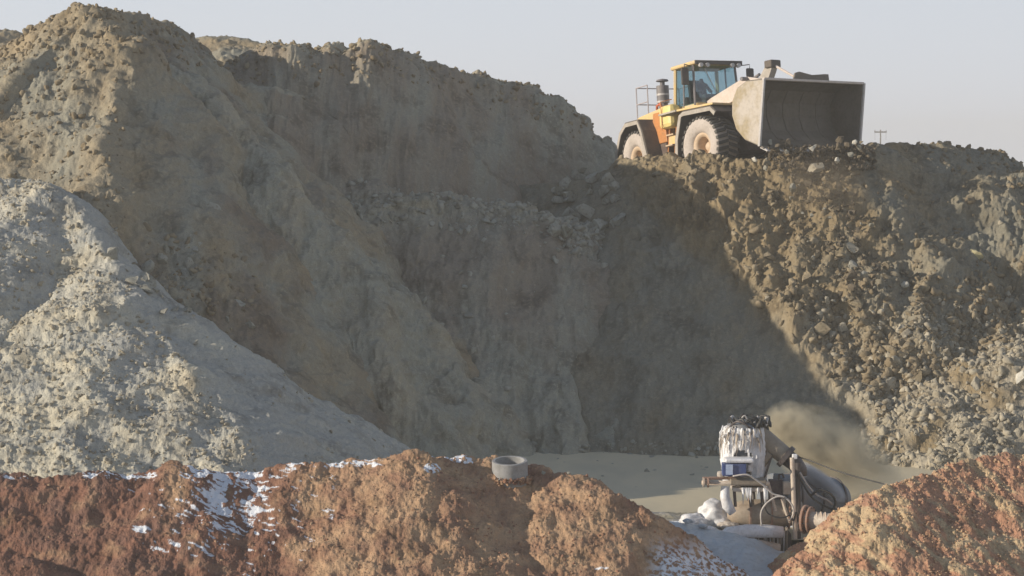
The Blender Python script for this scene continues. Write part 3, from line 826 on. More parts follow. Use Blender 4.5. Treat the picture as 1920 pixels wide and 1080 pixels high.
    pane = lambda pts: MB().add(pts, [(0, 1, 2, 3)]).build('cab_window', M['glass'], root)
    e = 0.05
    for sy in (-1, 1):
        pane([(x0 + e, sy * hw, z0), (x1 - e, sy * hw, z0), (x1 - e - 0.1, sy * (hw - .05), z1), (x0 + e + .05, sy * (hw - .05), z1)])
    pane([(x1, -hw + e, z0 - .25), (x1, hw - e, z0 - .25), (x1 - 0.1, hw - e - .05, z1), (x1 - 0.1, -hw + e + .05, z1)])
    pane([(x0, -hw + e, z0), (x0, hw - e, z0), (x0 + 0.05, hw - e - .05, z1), (x0 + 0.05, -hw + e + .05, z1)])
    MB().tube([(x1 + .02, 0.12, 2.75), (x1 - 0.05, -0.42, 3.9)], 0.015, 5).build('wiper', M['silver'], root)
    MB().box(-0.35, 0.12, -0.25, 0.25, 2.72, 2.95).box(-0.42, -0.28, -0.25, 0.25, 2.9, 3.7, (0, R(-8), 0)).build('seat', M['black'], root, 0.05)
    MB().box(0.62, 0.9, -0.3, 0.3, 2.7, 3.05).build('dashboard', M['black'], root, 0.04)
    MB().tube([(0.50 + 0.08 * math.cos(t), 0.19 * math.sin(t), 3.12 + 0.17 * math.cos(t)) for t in [k * math.pi / 8 for k in range(17)]], 0.018, 6).build('steering_wheel', M['black'], root)
    for (y, x) in ((-1.16, 0.95), (1.34, 1.15)):
        a = MB().tube([(x, math.copysign(0.86, y), 4.0), (x + 0.1, y, 4.05), (x + 0.1, y, 3.9)], 0.018, 5).build('mirror_arm', M['black'], root)
        MB().box(x + 0.05, x + 0.15, y - 0.15, y + 0.15, 3.32, 3.92).build('mirror', M['black'], a, 0.05)
    # driver: one continuous skinned body, seated
    me = bpy.data.meshes.new('person')
    jt = [(0.02, 0, 3.02), (0.0, 0, 3.25), (-0.02, 0, 3.5), (-0.01, 0, 3.62), (0.01, 0, 3.74), (-0.02, 0.2, 3.5), (0.14, 0.26, 3.26), (0.42, 0.17, 3.22), (-0.02, -0.2, 3.5), (0.14, -0.26, 3.26), (0.42, -0.17, 3.22), (0.38, 0.12, 3.02), (0.48, 0.13, 2.72), (0.38, -0.12, 3.02), (0.48, -0.13, 2.72)]
    ed = [(0, 1), (1, 2), (2, 3), (3, 4), (2, 5), (5, 6), (6, 7), (2, 8), (8, 9), (9, 10), (0, 11), (11, 12), (0, 13), (13, 14)]
    rd = [0.15, 0.15, 0.16, 0.055, 0.10, 0.07, 0.055, 0.035, 0.07, 0.055, 0.035, 0.08, 0.055, 0.08, 0.055]
    me.from_pydata([(x + 0.14, y, z - 0.04) for x, y, z in jt], ed, [])
    man = bpy.data.objects.new('person', me); COL.objects.link(man)
    man.modifiers.new('skin', 'SKIN'); man.modifiers.new('sub', 'SUBSURF').levels = 1
    for i, r0 in enumerate(rd): me.skin_vertices[0].data[i].radius = (r0, r0)
    me.skin_vertices[0].data[0].use_root = True
    me.materials.append(paint('dark_jacket', (0.05, 0.055, 0.07), 0.9, (0.09, 0.08, 0.08), 0.5))
    man.matrix_world = root.matrix_basis
    tag(man, 'driver in dark clothes seated in the cab with hands on the wheel', 'person')
    # ladder
    lad = MB()
    for x in (-0.28, 0.22): lad.tube([(x, -1.30, 0.55), (x, -1.12, 2.0)], 0.03, 6)
    lad.tube([(-0.28, -1.42, 1.9), (-0.28, -1.45, 2.9), (-0.28, -1.0, 3.0)], 0.018, 6)
    lad = lad.build('ladder', M['orange'], root)
    for k in range(4): MB().box(-0.28, 0.22, -1.42 + k * 0.045, -1.14 + k * 0.045, 0.58 + k * 0.37, 0.63 + k * 0.37).build('step', M['rim'], lad)
    MB().box(-0.28, 0.22, -1.2, -1.05, 1.35, 1.75).build('step_plate', M['yellow'], lad, 0.03)
    # front frame, boom, linkage
    MB(FR).prism([(0.2, 0.7), (0.25, 1.9), (0.9, 2.55), (1.7, 2.6), (2.2, 2.1), (3.0, 1.5), (3.05, 0.8)], -0.42, 0.42).build('front_frame', M['frame_dark'], root, 0.03)
    for sy in (-1, 1):
        y0, y1 = sorted((sy * 0.46, sy * 0.64))
        MB(FR).prism([(0.95, 2.25), (1.05, 2.7), (1.4, 2.82), (3.3, 3.30), (4.1, 3.12), (4.18, 2.75), (4.2, 2.0), (4.1, 1.95), (3.95, 2.4), (3.6, 2.75), (2.6, 2.55)], y0, y1).build('lift_arm', M['boom'], root, 0.02)
        MB(FR).cyl((2.6, sy * 0.55, 1.25), (3.0, sy * 0.55, 1.9), 0.09).cyl((3.0, sy * 0.55, 1.9), (3.5, sy * 0.55, 2.7), 0.05).build('lift_cylinder', M['grey'], root)
    MB(FR).cyl((3.4, -0.9, 3.2), (3.4, 0.9, 3.2), 0.07).build('cross_tube', M['grey'], root)
    MB(FR).prism([(3.2, 2.6), (3.0, 2.85), (3.75, 3.6), (4.0, 3.68), (4.15, 3.6), (4.05, 3.4), (3.6, 2.7)], -0.13, 0.13).build('bell_crank', M['fender_edge'], root, 0.02)
    MB(FR).box(3.82, 4.2, -0.22, 0.22, 3.52, 3.78).build('crank_head', M['fender'], root, 0.04)
    MB(FR).tube([(4.1, 0, 3.6), (5.2, 0, 3.02)], 0.045, 8).build('tilt_link', M['boom'], root)
    MB(FR).tube([(1.3, 0, 2.6), (2.3, 0, 3.1)], 0.11, 10).tube([(2.3, 0, 3.1), (3.3, 0, 3.4)], 0.055, 8).build('tilt_cylinder', M['grey'], root)
    for y in (-0.3, -0.2, 0.2, 0.3):
        MB(FR).tube([(1.6, y, 2.6), (2.2, y, 2.5), (2.9, y * 1.4, 2.1), (3.2, y * 1.5, 2.2)], 0.03, 6).build('hose', M['black'], root)
    # bucket: opening turned forward and a little down
    prof = [(5.55, 0.62), (4.85, 0.95), (4.45, 1.4), (4.28, 1.95), (4.32, 2.5), (4.6, 2.95), (5.1, 3.15), (5.95, 3.08)]
    W2 = 2.16
    BK = FR @ Matrix.Translation((0.14, 0, 0.13)) @ Matrix.Diagonal((1, 1, 0.85, 1))
    bk = MB(BK).strip(prof, -W2, W2, 0.05).build('bucket', M['bucket_steel'], root)
    for sy in (-1, 1):
        y0, y1 = sorted((sy * (W2 + 0.002), sy * (W2 + 0.05)))
        MB(BK).prism([(x, z) for x, z in prof] , y0, y1).build('side_plate', M['bucket_side'], bk)
        MB(BK).prism([(x, z) for x, z in prof], *sorted((sy * (W2 - 0.03), sy * (W2 - 0.003)))).build('shade_liner', M['bucket_steel'], bk)  # added dark sheet, gives the sunlit inner side the tone of shade
        MB(BK).prism([(5.52, 0.56), (5.95, 3.12), (6.02, 3.12), (5.62, 0.56)], y0 - 0.01, y1 + 0.01).build('side_cutter', M['silver'], bk)
    MB(BK).box(5.86, 6.0, -W2 - .02, W2 + .02, 3.08, 3.17).build('top_lip', M['boom'], bk, 0.01)
    # spill guard with a concave top edge
    gp = [(-0.82, 0.0), (-0.72, 0.28), (-0.55, 0.33), (0, 0.22), (0.55, 0.28), (0.72, 0.28), (0.74, 0.0)]
    n = len(gp)
    v = [(5.80, y, 3.16 + z) for y, z in gp] + [(5.86, y, 3.16 + z) for y, z in gp]
    MB(BK).add(v, [tuple(range(n)), tuple(range(n, 2 * n))[::-1]] + [(k, n + k, n + (k + 1) % n, (k + 1) % n) for k in range(n)]).build('spill_guard', M['bucket_steel'], bk)
    for y in (-1.45, -0.72, 0.0, 0.72, 1.45):
        MB(BK).strip([(a + 0.03, b_) for a, b_ in prof[1:6]][::1], y - 0.03, y + 0.03, 0.075).build('wear_rib', M['bucket_steel'], bk)
    MB(BK).box(5.5, 5.75, -W2, W2, 0.50, 0.57, (0, R(32), 0)).build('cutting_edge', M['bucket_steel'], bk, 0.01)
    for k in range(8):
        y = -W2 + 0.12 + k * (2 * W2 - 0.24) / 7
        MB(BK).prism([(5.55, 0.62), (5.88, 0.36), (5.84, 0.32), (5.5, 0.50)], y - 0.07, y + 0.07).build('bucket_tooth', M['silver'], bk, 0.01)
    return root
loader = make_loader()

# ------------------------------------------------------------------ loose stones and clods
def hits(pts, y0=50.0, y1=112.0):
    """first meeting of picture rays with the ground; returns world points"""
    pts = np.asarray(pts, float); ys = np.arange(y0, y1, 0.12)
    b = (540 - pts[:, 1]) / F
    dy = math.cos(PITCH) + b * math.sin(PITCH); dz = -math.sin(PITCH) + b * math.cos(PITCH)
    Y = np.broadcast_to(ys[None], (len(pts), len(ys))); t = Y / dy[:, None]
    X = (pts[:, 0] - 960)[:, None] / F * t; Z = CZ + dz[:, None] * t
    H = np.maximum(Hall(X, Y), 0.0 * X - 0.02)
    ok = H >= Z; k = np.where(ok.any(1), ok.argmax(1), len(ys) - 1)
    i = np.arange(len(pts))
    return np.stack([X[i, k], Y[i, k], H[i, k]], -1)

import bmesh
def stone_geo(seed, sub=2, rough=0.28):
    bm = bmesh.new(); bmesh.ops.create_icosphere(bm, subdivisions=sub, radius=1.0)
    v = np.array([p.co[:] for p in bm.verts]); f = np.array([[q.index for q in p.verts] for p in bm.faces]); bm.free()
    r = np.random.RandomState(seed)
    # cut by random planes to get flat broken faces, then roughen
    for _ in range(9):
        n = r.normal(size=3); n /= np.linalg.norm(n); c = r.uniform(0.25, 0.7)
        dd = v @ n; v = v - np.maximum(dd - c, 0)[:, None] * n
    v = v * (1 + rough * 0.5 * r.uniform(-1, 1, (len(v), 1)) * 0.5)
    return v * r.uniform(0.8, 1.6, 3), f
GEO = [stone_geo(40 + i) for i in range(10)]
GEO1 = [stone_geo(60 + i, 2, 0.5) for i in range(12)]

def rock_mat(name, a, b_, c_):
    m = bpy.data.materials.new(name); N, L, b = nodes_of(m); nt = m.node_tree
    v = coords(nt); oi = N.new('ShaderNodeObjectInfo')
    ge = N.new('ShaderNodeNewGeometry')
    c = mix(nt, a, b_, ramp(nt, ge.outputs['Random Per Island'], 0.2, 0.9))
    c = mix(nt, c, c_, ramp(nt, noise(nt, v, 3.0, 5), 0.5, 0.7))
    L.new(c, b.inputs['Base Color']); b.inputs['Roughness'].default_value = 0.95; b.inputs['Specular IOR Level'].default_value = 0.15
    L.new(bump(nt, noise(nt, v, 14, 5, 0.7), 0.7, 0.06), b.inputs['Normal'])
    return m
M['clod'] = rock_mat('clod', (0.25, 0.20, 0.13), (0.34, 0.285, 0.195), (0.18, 0.145, 0.10))
M['clod_pale'] = rock_mat('pale_clod', (0.36, 0.325, 0.25), (0.49, 0.44, 0.34), (0.26, 0.23, 0.175))
M['clod_wall'] = rock_mat('grey_clod', (0.33, 0.32, 0.27), (0.40, 0.39, 0.33), (0.25, 0.23, 0.19))
M['clod_dark'] = rock_mat('dark_clod', (0.13, 0.11, 0.08), (0.19, 0.16, 0.12), (0.09, 0.075, 0.055))  # darkened in the colour to stand for shade below the bucket
M['stone_white'] = rock_mat('white_stone', (0.66, 0.62, 0.52), (0.72, 0.69, 0.6), (0.5, 0.45, 0.35))
M['stone_yellow'] = rock_mat('yellow_stone', (0.56, 0.50, 0.28), (0.6, 0.54, 0.32), (0.42, 0.37, 0.22))
M['stone_red'] = rock_mat('red_clod', (0.33, 0.18, 0.12), (0.45, 0.31, 0.2), (0.22, 0.12, 0.09))

def merged(name, mat, pos, rad, geos, label, cat=None, kind='stuff', seed=1):
    r = np.random.RandomState(seed); VV = []; FF = []; o = 0
    for p, q in zip(pos, rad):
        v, f = geos[r.randint(len(geos))]
        A = r.normal(size=(3, 3)); Q, _ = np.linalg.qr(A)
        VV.append(v @ Q * q + p); FF.append(f + o); o += len(v)
    V = np.concatenate(VV); Fc = np.concatenate(FF)
    me = bpy.data.meshes.new(name)
    me.vertices.add(len(V)); me.vertices.foreach_set('co', V.astype(np.float32).ravel())
    me.loops.add(len(Fc) * 3); me.loops.foreach_set('vertex_index', Fc.astype(np.int32).ravel())
    me.polygons.add(len(Fc)); me.polygons.foreach_set('loop_start', np.arange(0, len(Fc) * 3, 3, dtype=np.int32))
    me.polygons.foreach_set('loop_total', np.full(len(Fc), 3, np.int32)); me.update(calc_edges=True)
    me.materials.append(mat); ob = bpy.data.objects.new(name, me); COL.objects.link(ob)
    return tag(ob, label, cat, kind=kind)

def surf_points(key, n, weight, seed):
    V, keep = SURF[key]; r = np.random.RandomState(seed)
    kv = V[:-1, :-1][keep]; px = 960 + F * kv[:, 0] / kv[:, 1]; py = HOR + F * (CZ - kv[:, 2]) / kv[:, 1]
    w = weight(px, py) * (px > -60) * (px < 1980); w = np.where(kv[:, 2] > -0.3, w, 0)
    idx = r.choice(len(kv), n, p=w / w.sum())
    return kv[idx]
def radii(n, lo, hi, seed, k=2.4):
    r = np.random.RandomState(seed); return lo + (hi - lo) * r.rand(n) ** k

# rubble that nobody could count
w_right = lambda px, py: sstep(10, 90, shadowline(px, py)) * (0.15 + 1.2 * sstep(430, 760, py)) * (1 - 0.8 * blob(px, py, 1760, 380, 190, 110))
merged('rubble', M['clod'], surf_points('right', 11000, lambda px, py: w_right(px, py) * (0.15 + np.clip(1.6 * fbm(px / 90., py / 90., 88, 3) + 0.5, 0, 1.5)), 5), radii(11000, 0.02, 0.20, 6, 4.5), GEO1, 'loose brown clods covering the sunlit slope below the loader')
merged('rubble', M['clod_pale'], surf_points('right', 3500, lambda px, py: w_right(px, py) * sstep(520, 780, py) * sstep(1500, 1700, px), 7), radii(3500, 0.025, 0.17, 8, 3.5), GEO1, 'paler broken clods low on the right slope')
merged('rubble', M['clod_pale'], surf_points('fan', 5000, lambda px, py: 0.15 + np.clip(0.5 + 1.6 * fbm(px / 70., py / 70., 89, 3), 0, 1.5), 9), radii(5000, 0.02, 0.19, 10, 4.5), GEO1, 'pale rubble at the foot of the right heap')
merged('rubble', M['clod_wall'], surf_points('bench', 1500, lambda px, py: 2.5 * blob(px, py, 1110, 395, 80, 80) + np.exp(-((py - 395) / 28) ** 2) * (px > 650) * 0.5 + 0.02, 11), radii(1500, 0.03, 0.2, 12), GEO1, 'grey rubble on the ledge of the shaded wall')
merged('rubble', M['clod'], surf_points('left', 3500, lambda px, py: 0.5 * (px < 235) + sstep(160, 60, py) + 1.2 * blob(px, py, 340, 540, 130, 100), 13), radii(3500, 0.03, 0.15, 14), GEO1, 'small clods strewn over the left heap')
merged('rubble', M['clod_pale'], surf_points('pale', 4500, lambda px, py: 1.0 * (px < 100 + (py - 350) * 0.75) + 0.06, 15), radii(4500, 0.015, 0.085, 16), GEO1, 'small pale lumps on the pale sand heap')
merged('rubble', M['clod'], surf_points('back', 1500, lambda px, py: sstep(60, 20, np.abs(py - 110 - np.maximum(px - 800, 0) * 0.35)) , 17), radii(1500, 0.03, 0.15, 18), GEO1, 'clods on the sunlit rim of the back wall')
merged('rubble', M['stone_red'], surf_points('red', 5000, lambda px, py: 0.4 + sstep(450, 700, px), 19), radii(5000, 0.008, 0.045, 20), GEO1, 'small red crumbs on the foreground mound')
merged('rubble', paint('orange_crumbs', (0.52, 0.36, 0.22), 0.95, (0.34, 0.18, 0.12), 0.9, scale=1.2), surf_points('red2', 5000, lambda px, py: 1 + 0 * px, 21), radii(5000, 0.008, 0.05, 22), GEO1, 'small orange and yellow crumbs on the right foreground mound')

def stone_mesh(name, geo, mat):
    v, f = geo; me = bpy.data.meshes.new(name); me.from_pydata(v.tolist(), [], f.tolist()); me.materials.append(mat); return me
SM = {}
def stone(name, p, r, mat, label, cat, group=None, k=None, sq=(1, 1, 1), sink=0.25):
    k = rng.randint(len(GEO)) if k is None else k
    key = (k, mat)
    if key not in SM: SM[key] = stone_mesh(name, GEO[k], M[mat])
    o = bpy.data.objects.new(name, SM[key]); COL.objects.link(o)
    o.location = (p[0], p[1], p[2] + r * (1 - sink) * 0.6); o.scale = (r * sq[0], r * sq[1], r * sq[2])
    o.rotation_euler = tuple(rng.uniform(-0.6, 0.6, 3) + np.array([0, 0, rng.uniform(0, 6)]))
    return tag(o, label, cat, group)

single = [  # px, py, radius, material, label
    (280, 512, 0.27, 'clod_wall', 'largest pale boulder in the rubble on the shaded left flank'),
    (452, 585, 0.24, 'clod_wall', 'boulder at the lower edge of the left rubble, above the grey sand'),
    (1052, 440, 0.34, 'clod_wall', 'broad pale boulder at the left of the shaded boulder pile'),
    (1130, 440, 0.30, 'clod_wall', 'rounded boulder at the right of the shaded boulder pile'),
    (1828, 486, 0.26, 'stone_yellow', 'yellowish square block on the upper right slope'),
    (1884, 398, 0.30, 'clod_wall', 'round grey boulder high on the shaded right shoulder'),
    (1650, 385, 0.26, 'clod', 'dusty boulder below and right of the bucket'),
    (1695, 540, 0.14, 'stone_white', 'small white stone in the middle of the right slope'),
    (1636, 404, 0.12, 'stone_white', 'small white stone just under the dusty boulder by the bucket'),
    (1715, 722, 0.36, 'clod', 'large dark brown boulder low on the right slope'),
    (1910, 722, 0.34, 'stone_white', 'cream boulder at the right edge of the picture'),
    (1830, 730, 0.27, 'clod_pale', 'pale upright boulder low at the right'),
    (1490, 478, 0.26, 'clod', 'domed clod at the lit edge in the middle of the slope'),
    (1518, 556, 0.10, 'stone_yellow', 'small yellow stone on the edge of the big shadow'),
    (1444, 492, 0.27, 'clod', 'flat topped clod on the shadow edge below the loader'),
    (1600, 480, 0.30, 'clod_pale', 'tall pale lump right of the domed clod'),
    (1880, 300, 0.12, 'clod', 'clod on the crest near the right edge'),
    (470, 618, 0.18, 'clod_wall', 'small boulder next to the lower edge boulder of the left rubble'),
]
pp = hits([(a[0], a[1]) for a in single])
for a, p in zip(single, pp): stone('boulder', p, a[2], a[3], a[4], 'boulder')
# piles of boulders in the shade
q = [(rng.uniform(1040, 1165), rng.uniform(330, 455)) for _ in range(34)]
for p in hits(q): stone('boulder', p, rng.uniform(0.14, 0.34), 'clod_wall', 'grey boulder in the shaded pile under the end of the back wall', 'boulder', 'boulders piled in the shade below the back wall')
q = [(rng.normal(335, 55), rng.normal(540, 45)) for _ in range(34)]
for p in hits(q): stone('boulder', p, rng.uniform(0.10, 0.24), 'clod_wall', 'grey boulder in the rubble on the shaded left flank', 'boulder', 'boulders lying on the left flank')
# the clods that show largest on the sunlit slope
n = 190
V0 = surf_points('right', n, lambda px, py: w_right(px, py) * (py > 360), 31)
for p in V0: stone('earth_clod', p, 0.08 + 0.17 * rng.rand() ** 3, ('clod', 'clod', 'clod_pale')[rng.randint(3)], 'brown clod of earth lying on the sunlit tipping slope', 'clod', 'clods on the tipping slope')
# falling out of the bucket
for i in range(60):
    px = rng.uniform(1435, 1620); py = rng.uniform(268, 400) if i > 25 else rng.uniform(262, 320)
    p = P(px, py, rng.uniform(83.0, 84.6))
    o = stone('earth_clod', p, 0.04 + 0.13 * rng.rand() ** 2.5, ('clod_dark', 'clod_wall', 'clod_dark', 'clod', 'clod_dark')[rng.randint(5)], 'lump of earth falling from the tipped bucket', 'clod', 'lumps falling from the bucket')
for (px, py, r, mt, lb) in ((1522, 283, 0.17, 'stone_white', 'white frozen lump at the middle of the bucket lip'), (1600, 272, 0.16, 'stone_white', 'white frozen lump at the right end of the bucket lip'), (1530, 322, 0.34, 'clod_pale', 'big pale chunk falling below the middle of the bucket'), (1568, 305, 0.13, 'stone_white', 'small white lump falling right of the big pale chunk'), (1415, 300, 0.12, 'stone_white', 'white lump on the rim beside the front wheel')):
    stone('earth_clod', P(px, py, 84.0), r, mt, lb, 'clod')
# earth pushed up in front of the bucket and still sliding in it
merged('loose_earth', M['clod_dark'], np.array([P(rng.uniform(1440, 1640), 272 + 46 * rng.rand() ** 1.3, rng.uniform(84.3, 86.0)) for _ in range(900)]), radii(900, 0.02, 0.12, 33, 3), GEO1, 'curtain of loose earth spilling from the bucket lip')

# ------------------------------------------------------------------ far utility pole
pb = P(1651, 245, 420)
pole = MB().cyl((0, 0, -1.0 - pb.z), (0, 0, 0.15), 0.16, 0.11, 8).build('utility_pole', paint('old_wood', (0.16, 0.14, 0.13), 0.9), None)
pole.location = pb; tag(pole, 'distant utility pole with a crossarm behind the right heap', 'utility pole')
MB().box(-1.05, 1.05, -0.06, 0.06, -0.35, -0.12).build('crossarm', paint('crossarm_wood', (0.14, 0.12, 0.12), 0.9), pole)
for x in (-0.95, 0, 0.95): MB().cyl((x, 0, -0.12), (x, 0, 0.12), 0.06, n=8).build('insulator', M['grey'], pole)
for x in (-0.95, 0.95): MB().cyl((x, 0, -1.6), (x, 0, -0.35), 0.022, n=6).build('brace', M['grey'], pole)

# ------------------------------------------------------------------ frozen dredging pump at the pond edge
M['ice'] = paint('pale_ice', (0.82, 0.83, 0.85), 0.45, (0.48, 0.45, 0.43), 0.6, scale=2.5, bstr=0.4)
M['ice_blue'] = paint('blue_grey_ice', (0.50, 0.56, 0.60), 0.5, (0.40, 0.43, 0.44), 0.8, scale=1.6, bstr=0.3)
M['ice_dirty'] = paint('dirty_ice', (0.62, 0.56, 0.49), 0.55, (0.34, 0.28, 0.23), 0.9, scale=3.0, bstr=0.5)
M['steel_dark'] = paint('wet_dark_steel', (0.07, 0.06, 0.06), 0.45, (0.14, 0.11, 0.09), 0.6)
M['steel_brown'] = paint('muddy_steel', (0.25, 0.21, 0.165), 0.6, (0.36, 0.31, 0.24), 0.7)
M['casing'] = paint('pump_casing', (0.46, 0.39, 0.30), 0.6, (0.26, 0.19, 0.14), 0.8, scale=2.0)
M['pipe_pale'] = paint('pale_pipe', (0.66, 0.58, 0.48), 0.55, (0.42, 0.3, 0.22), 0.7)
M['rust'] = paint('rusty_flange', (0.34, 0.20, 0.14), 0.75, (0.5, 0.36, 0.28), 0.7)
M['drum_blue'] = paint('blue_steel_drum', (0.14, 0.17, 0.21), 0.5, (0.22, 0.2, 0.18), 0.8, scale=2.0)
M['blue'] = paint('deep_blue_box', (0.03, 0.06, 0.2), 0.5, (0.2, 0.22, 0.3), 0.4)
M['light_blue'] = paint('light_blue_panel', (0.42, 0.52, 0.72), 0.5, (0.6, 0.62, 0.68), 0.4)
M['rubber'] = paint('black_hose', (0.035, 0.035, 0.035), 0.5, (0.1, 0.1, 0.09), 0.4)
M['hose_frost'] = paint('frosted_hose', (0.58, 0.54, 0.5), 0.6, (0.2, 0.18, 0.16), 0.5, scale=6)
S = F / 58.0

def pump():
    base = P(1450, 1065, 58)
    root = empty('dredging_pump', base)
    tag(root, 'dredging pump with an ice crusted motor tower, muddy pipes and hoses at the pond edge', 'pump')
    TM = Matrix.Translation(-base)
    q = lambda x, y, d=0.0: P(x, y, 58 + d)
    B = lambda: MB(TM)
    r_ = lambda px: px / S
    def bxp(x0, x1, y0, y1, d0, d1):
        a = q(x0, y1, (d0 + d1) / 2); b = q(x1, y0, (d0 + d1) / 2)
        return B().box(a.x, b.x, 58 + d0, 58 + d1, a.z, b.z)
    # lower body
    bxp(1385, 1478, 992, 1085, -0.1, 1.4).build('sump_box', M['steel_dark'], root, 0.04)
    cs = B().lathe([(0.02, -0.95), (0.12, -0.93), (0.24, -0.80), (0.30, -0.6), (0.33, -0.3), (0.33, 0.2), (0.31, 0.55), (0.27, 0.85), (0.0, 0.86)], q(1437, 962, 0.1), 'x', 32).build('pump_casing', M['casing'], root, smooth=True)
    for x in (1405, 1445, 1478): B().lathe([(0.32, -0.02), (0.37, -0.02), (0.37, 0.02), (0.32, 0.02)], q(x, 963, 0.1), 'x', 32).build('casing_flange', M['rust'], cs)
    # motor tower
    c = q(1396, 905, 0.3); tw = B().lathe([(0.0, -0.1), (0.36, -0.1), (0.36, 1.15), (0.42, 1.2), (0.42, 1.42), (0.28, 1.5), (0.0, 1.52)], c, 'z', 28).build('motor', M['drum_blue'], root, smooth=True)
    # ice shell draped round the motor: ragged, with an opening in front
    r = np.random.RandomState(3); n = 96; H = 26; v = []
    for i in range(H):
        t = i / (H - 1); z = 1.40 - t * 1.42
        for k in range(n):
            a = 2 * math.pi * k / n
            fl = 0.045 * math.sin(a * 17 + 1.3 * math.sin(3 * a)) * (0.4 + t) + 0.03 * math.sin(a * 31 + 5 * t)
            rad = 0.45 + 0.05 * math.sin(t * 3.1) + fl + 0.03 * r.rand() - 0.10 * (t < 0.04)
            v.append(tuple(c + Vector((rad * math.cos(a), rad * 0.9 * math.sin(a), z))))
    f = []
    for i in range(H - 1):
        for k in range(n):
            a = 2 * math.pi * (k + .5) / n; t = i / (H - 1)
            ang = (a - 4.55 + math.pi) % (2 * math.pi) - math.pi      # camera side
            hole = (ang / 0.42) ** 2 + ((t - 0.50) / 0.13) ** 2 < 1 + 0.35 * math.sin(7 * ang + 9 * t) or ((ang + 0.12) / 0.58) ** 4 + ((t - 0.84) / 0.11) ** 4 < 1
            if not hole: f.append((i * n + k, i * n + (k + 1) % n, (i + 1) * n + (k + 1) % n, (i + 1) * n + k))
    sh = B().add(v, f).build('ice_shell', M['ice'], tw, smooth=True)
    so = sh.modifiers.new('solid', 'SOLIDIFY'); so.thickness = 0.04
    # icicles hanging round the head
    for k in range(46):
        a = r.uniform(2.7, 6.6); rad = r.uniform(0.45, 0.54); L_ = r.uniform(0.12, 0.62)
        p0 = c + Vector((rad * math.cos(a), 0.92 * rad * math.sin(a), r.uniform(1.05, 1.42)))
        p1 = p0 + Vector((0.08 * math.cos(a), 0.08 * math.sin(a), -L_ * 0.4)); p2 = p0 + Vector((0.08 * math.cos(a) + r.uniform(-.05, .05), 0.06 * math.sin(a), -L_))
        B().tube([p0, p1, p2], [r.uniform(0.010, 0.028), r.uniform(0.008, 0.018), 0.004], 6).build('icicle', M[('ice', 'ice_dirty', 'casing', 'ice_dirty')[r.randint(4)]], tw, smooth=True)
    # tangle of hoses on top
    for k in range(26):
        a = r.uniform(0, 6.28); a2 = a + r.uniform(0.5, 2.2); rr = r.uniform(0.25, 0.55); z = 1.42
        pts = []
        for t in np.linspace(0, 1, 8):
            aa = a + (a2 - a) * t
            pts.append(c + Vector((0.08 + rr * math.cos(aa), rr * math.sin(aa), z + 0.24 * math.sin(math.pi * t) * r.uniform(0.5, 1.1) - 0.05)))
        B().tube(pts, r.uniform(0.02, 0.035), 6).build('top_hose', M[('rubber', 'steel_dark', 'hose_frost')[r.randint(3) if k % 2 else 0]], tw, smooth=True)
    B().tube([q(1428, 792, 0.3), q(1438, 802, 0.25), q(1441, 822, 0.2), q(1438, 842, 0.2)], 0.05, 8).build('black_hose', M['rubber'], root, smooth=True)
    # blue box and white shelf
    bb = bxp(1354, 1398, 868, 891, -0.62, -0.25).build('control_box', M['blue'], root, 0.01)
    bxp(1361, 1374, 871, 890, -0.66, -0.63).build('panel', M['light_blue'], bb)
    bxp(1358, 1412, 858, 866, -0.66, -0.15).build('ice_shelf', M['ice'], root, 0.04)
    # cross beam and shafts
    B().cyl(q(1316, 905, -0.5), q(1442, 907, -0.3), r_(4.5), n=16).build('beam_pipe', M['pipe_pale'], root, smooth=True)
    fl = B().cyl(q(1318, 905, -0.5), q(1321, 905, -0.5), r_(8.5), n=20).build('pipe_flange', M['pipe_pale'], root)
    B().cyl(q(1326, 905, -0.5), q(1329, 905, -0.5), r_(9), n=20).build('pipe_flange', M['rust'], root)
    B().cyl(q(1318, 897, -0.35), q(1378, 896, -0.2), r_(3)).build('shaft', M['rust'], root)
    bxp(1345, 1358, 884, 896, -0.3, 0.0).build('ice_lump', M['ice_dirty'], root, 0.05)
    bxp(1366, 1432, 894, 904, -0.5, 0.6).build('deck_plate', M['steel_brown'], root, 0.02)
    bxp(1370, 1434, 909, 917, -0.4, 0.6).build('deck_ice', M['ice_dirty'], root, 0.03)
    # legs between deck and casing, with frozen drips
    for (x, d) in ((1376, -0.3), (1405, -0.3), (1427, -0.2), (1412, 0.5)): B().cyl(q(x, 912, d), q(x + 3, 950, d), r_(3)).build('leg', M['steel_dark'], root)
    for k in range(16):
        x = r.uniform(1392, 1436); B().tube([q(x, 914, -0.4), q(x + r.uniform(-1, 1), 914 + r.uniform(10, 32), -0.4)], [0.03, 0.006], 6).build('icicle', M['ice'], root, smooth=True)
    B().tube([q(1360, 912, -0.4), q(1359, 930, -0.45), q(1364, 948, -0.5), q(1374, 962, -0.5)], [0.10, 0.12, 0.14, 0.10], 10).build('frozen_spout', M['ice'], root, smooth=True)
    # discharge pipe
    dp = B().cyl(q(1420, 812, 0.3), q(1476, 858, 0.15), r_(19), r_(17), 28).build('discharge_pipe', M['steel_brown'], root, smooth=False)
    B().cyl(q(1470, 853, 0.15), q(1477, 859, 0.13), r_(23), n=28).build('flange', M['steel_dark'], dp)
    B().tube([q(1474, 857, 0.15), q(1490, 868, 0.1), q(1499, 882, 0.1), q(1500, 892, 0.1)], [r_(16), r_(16), r_(15), r_(14)], 20).build('elbow', M['steel_dark'], dp, smooth=True)
    B().box(*[z for a, b in zip(q(1490, 856, -0.2) - Vector((.06, .06, .06)), q(1490, 856, -0.2) + Vector((.06, .06, .06))) for z in (a, b)]).build('white_clamp', M['ice'], dp, 0.02)
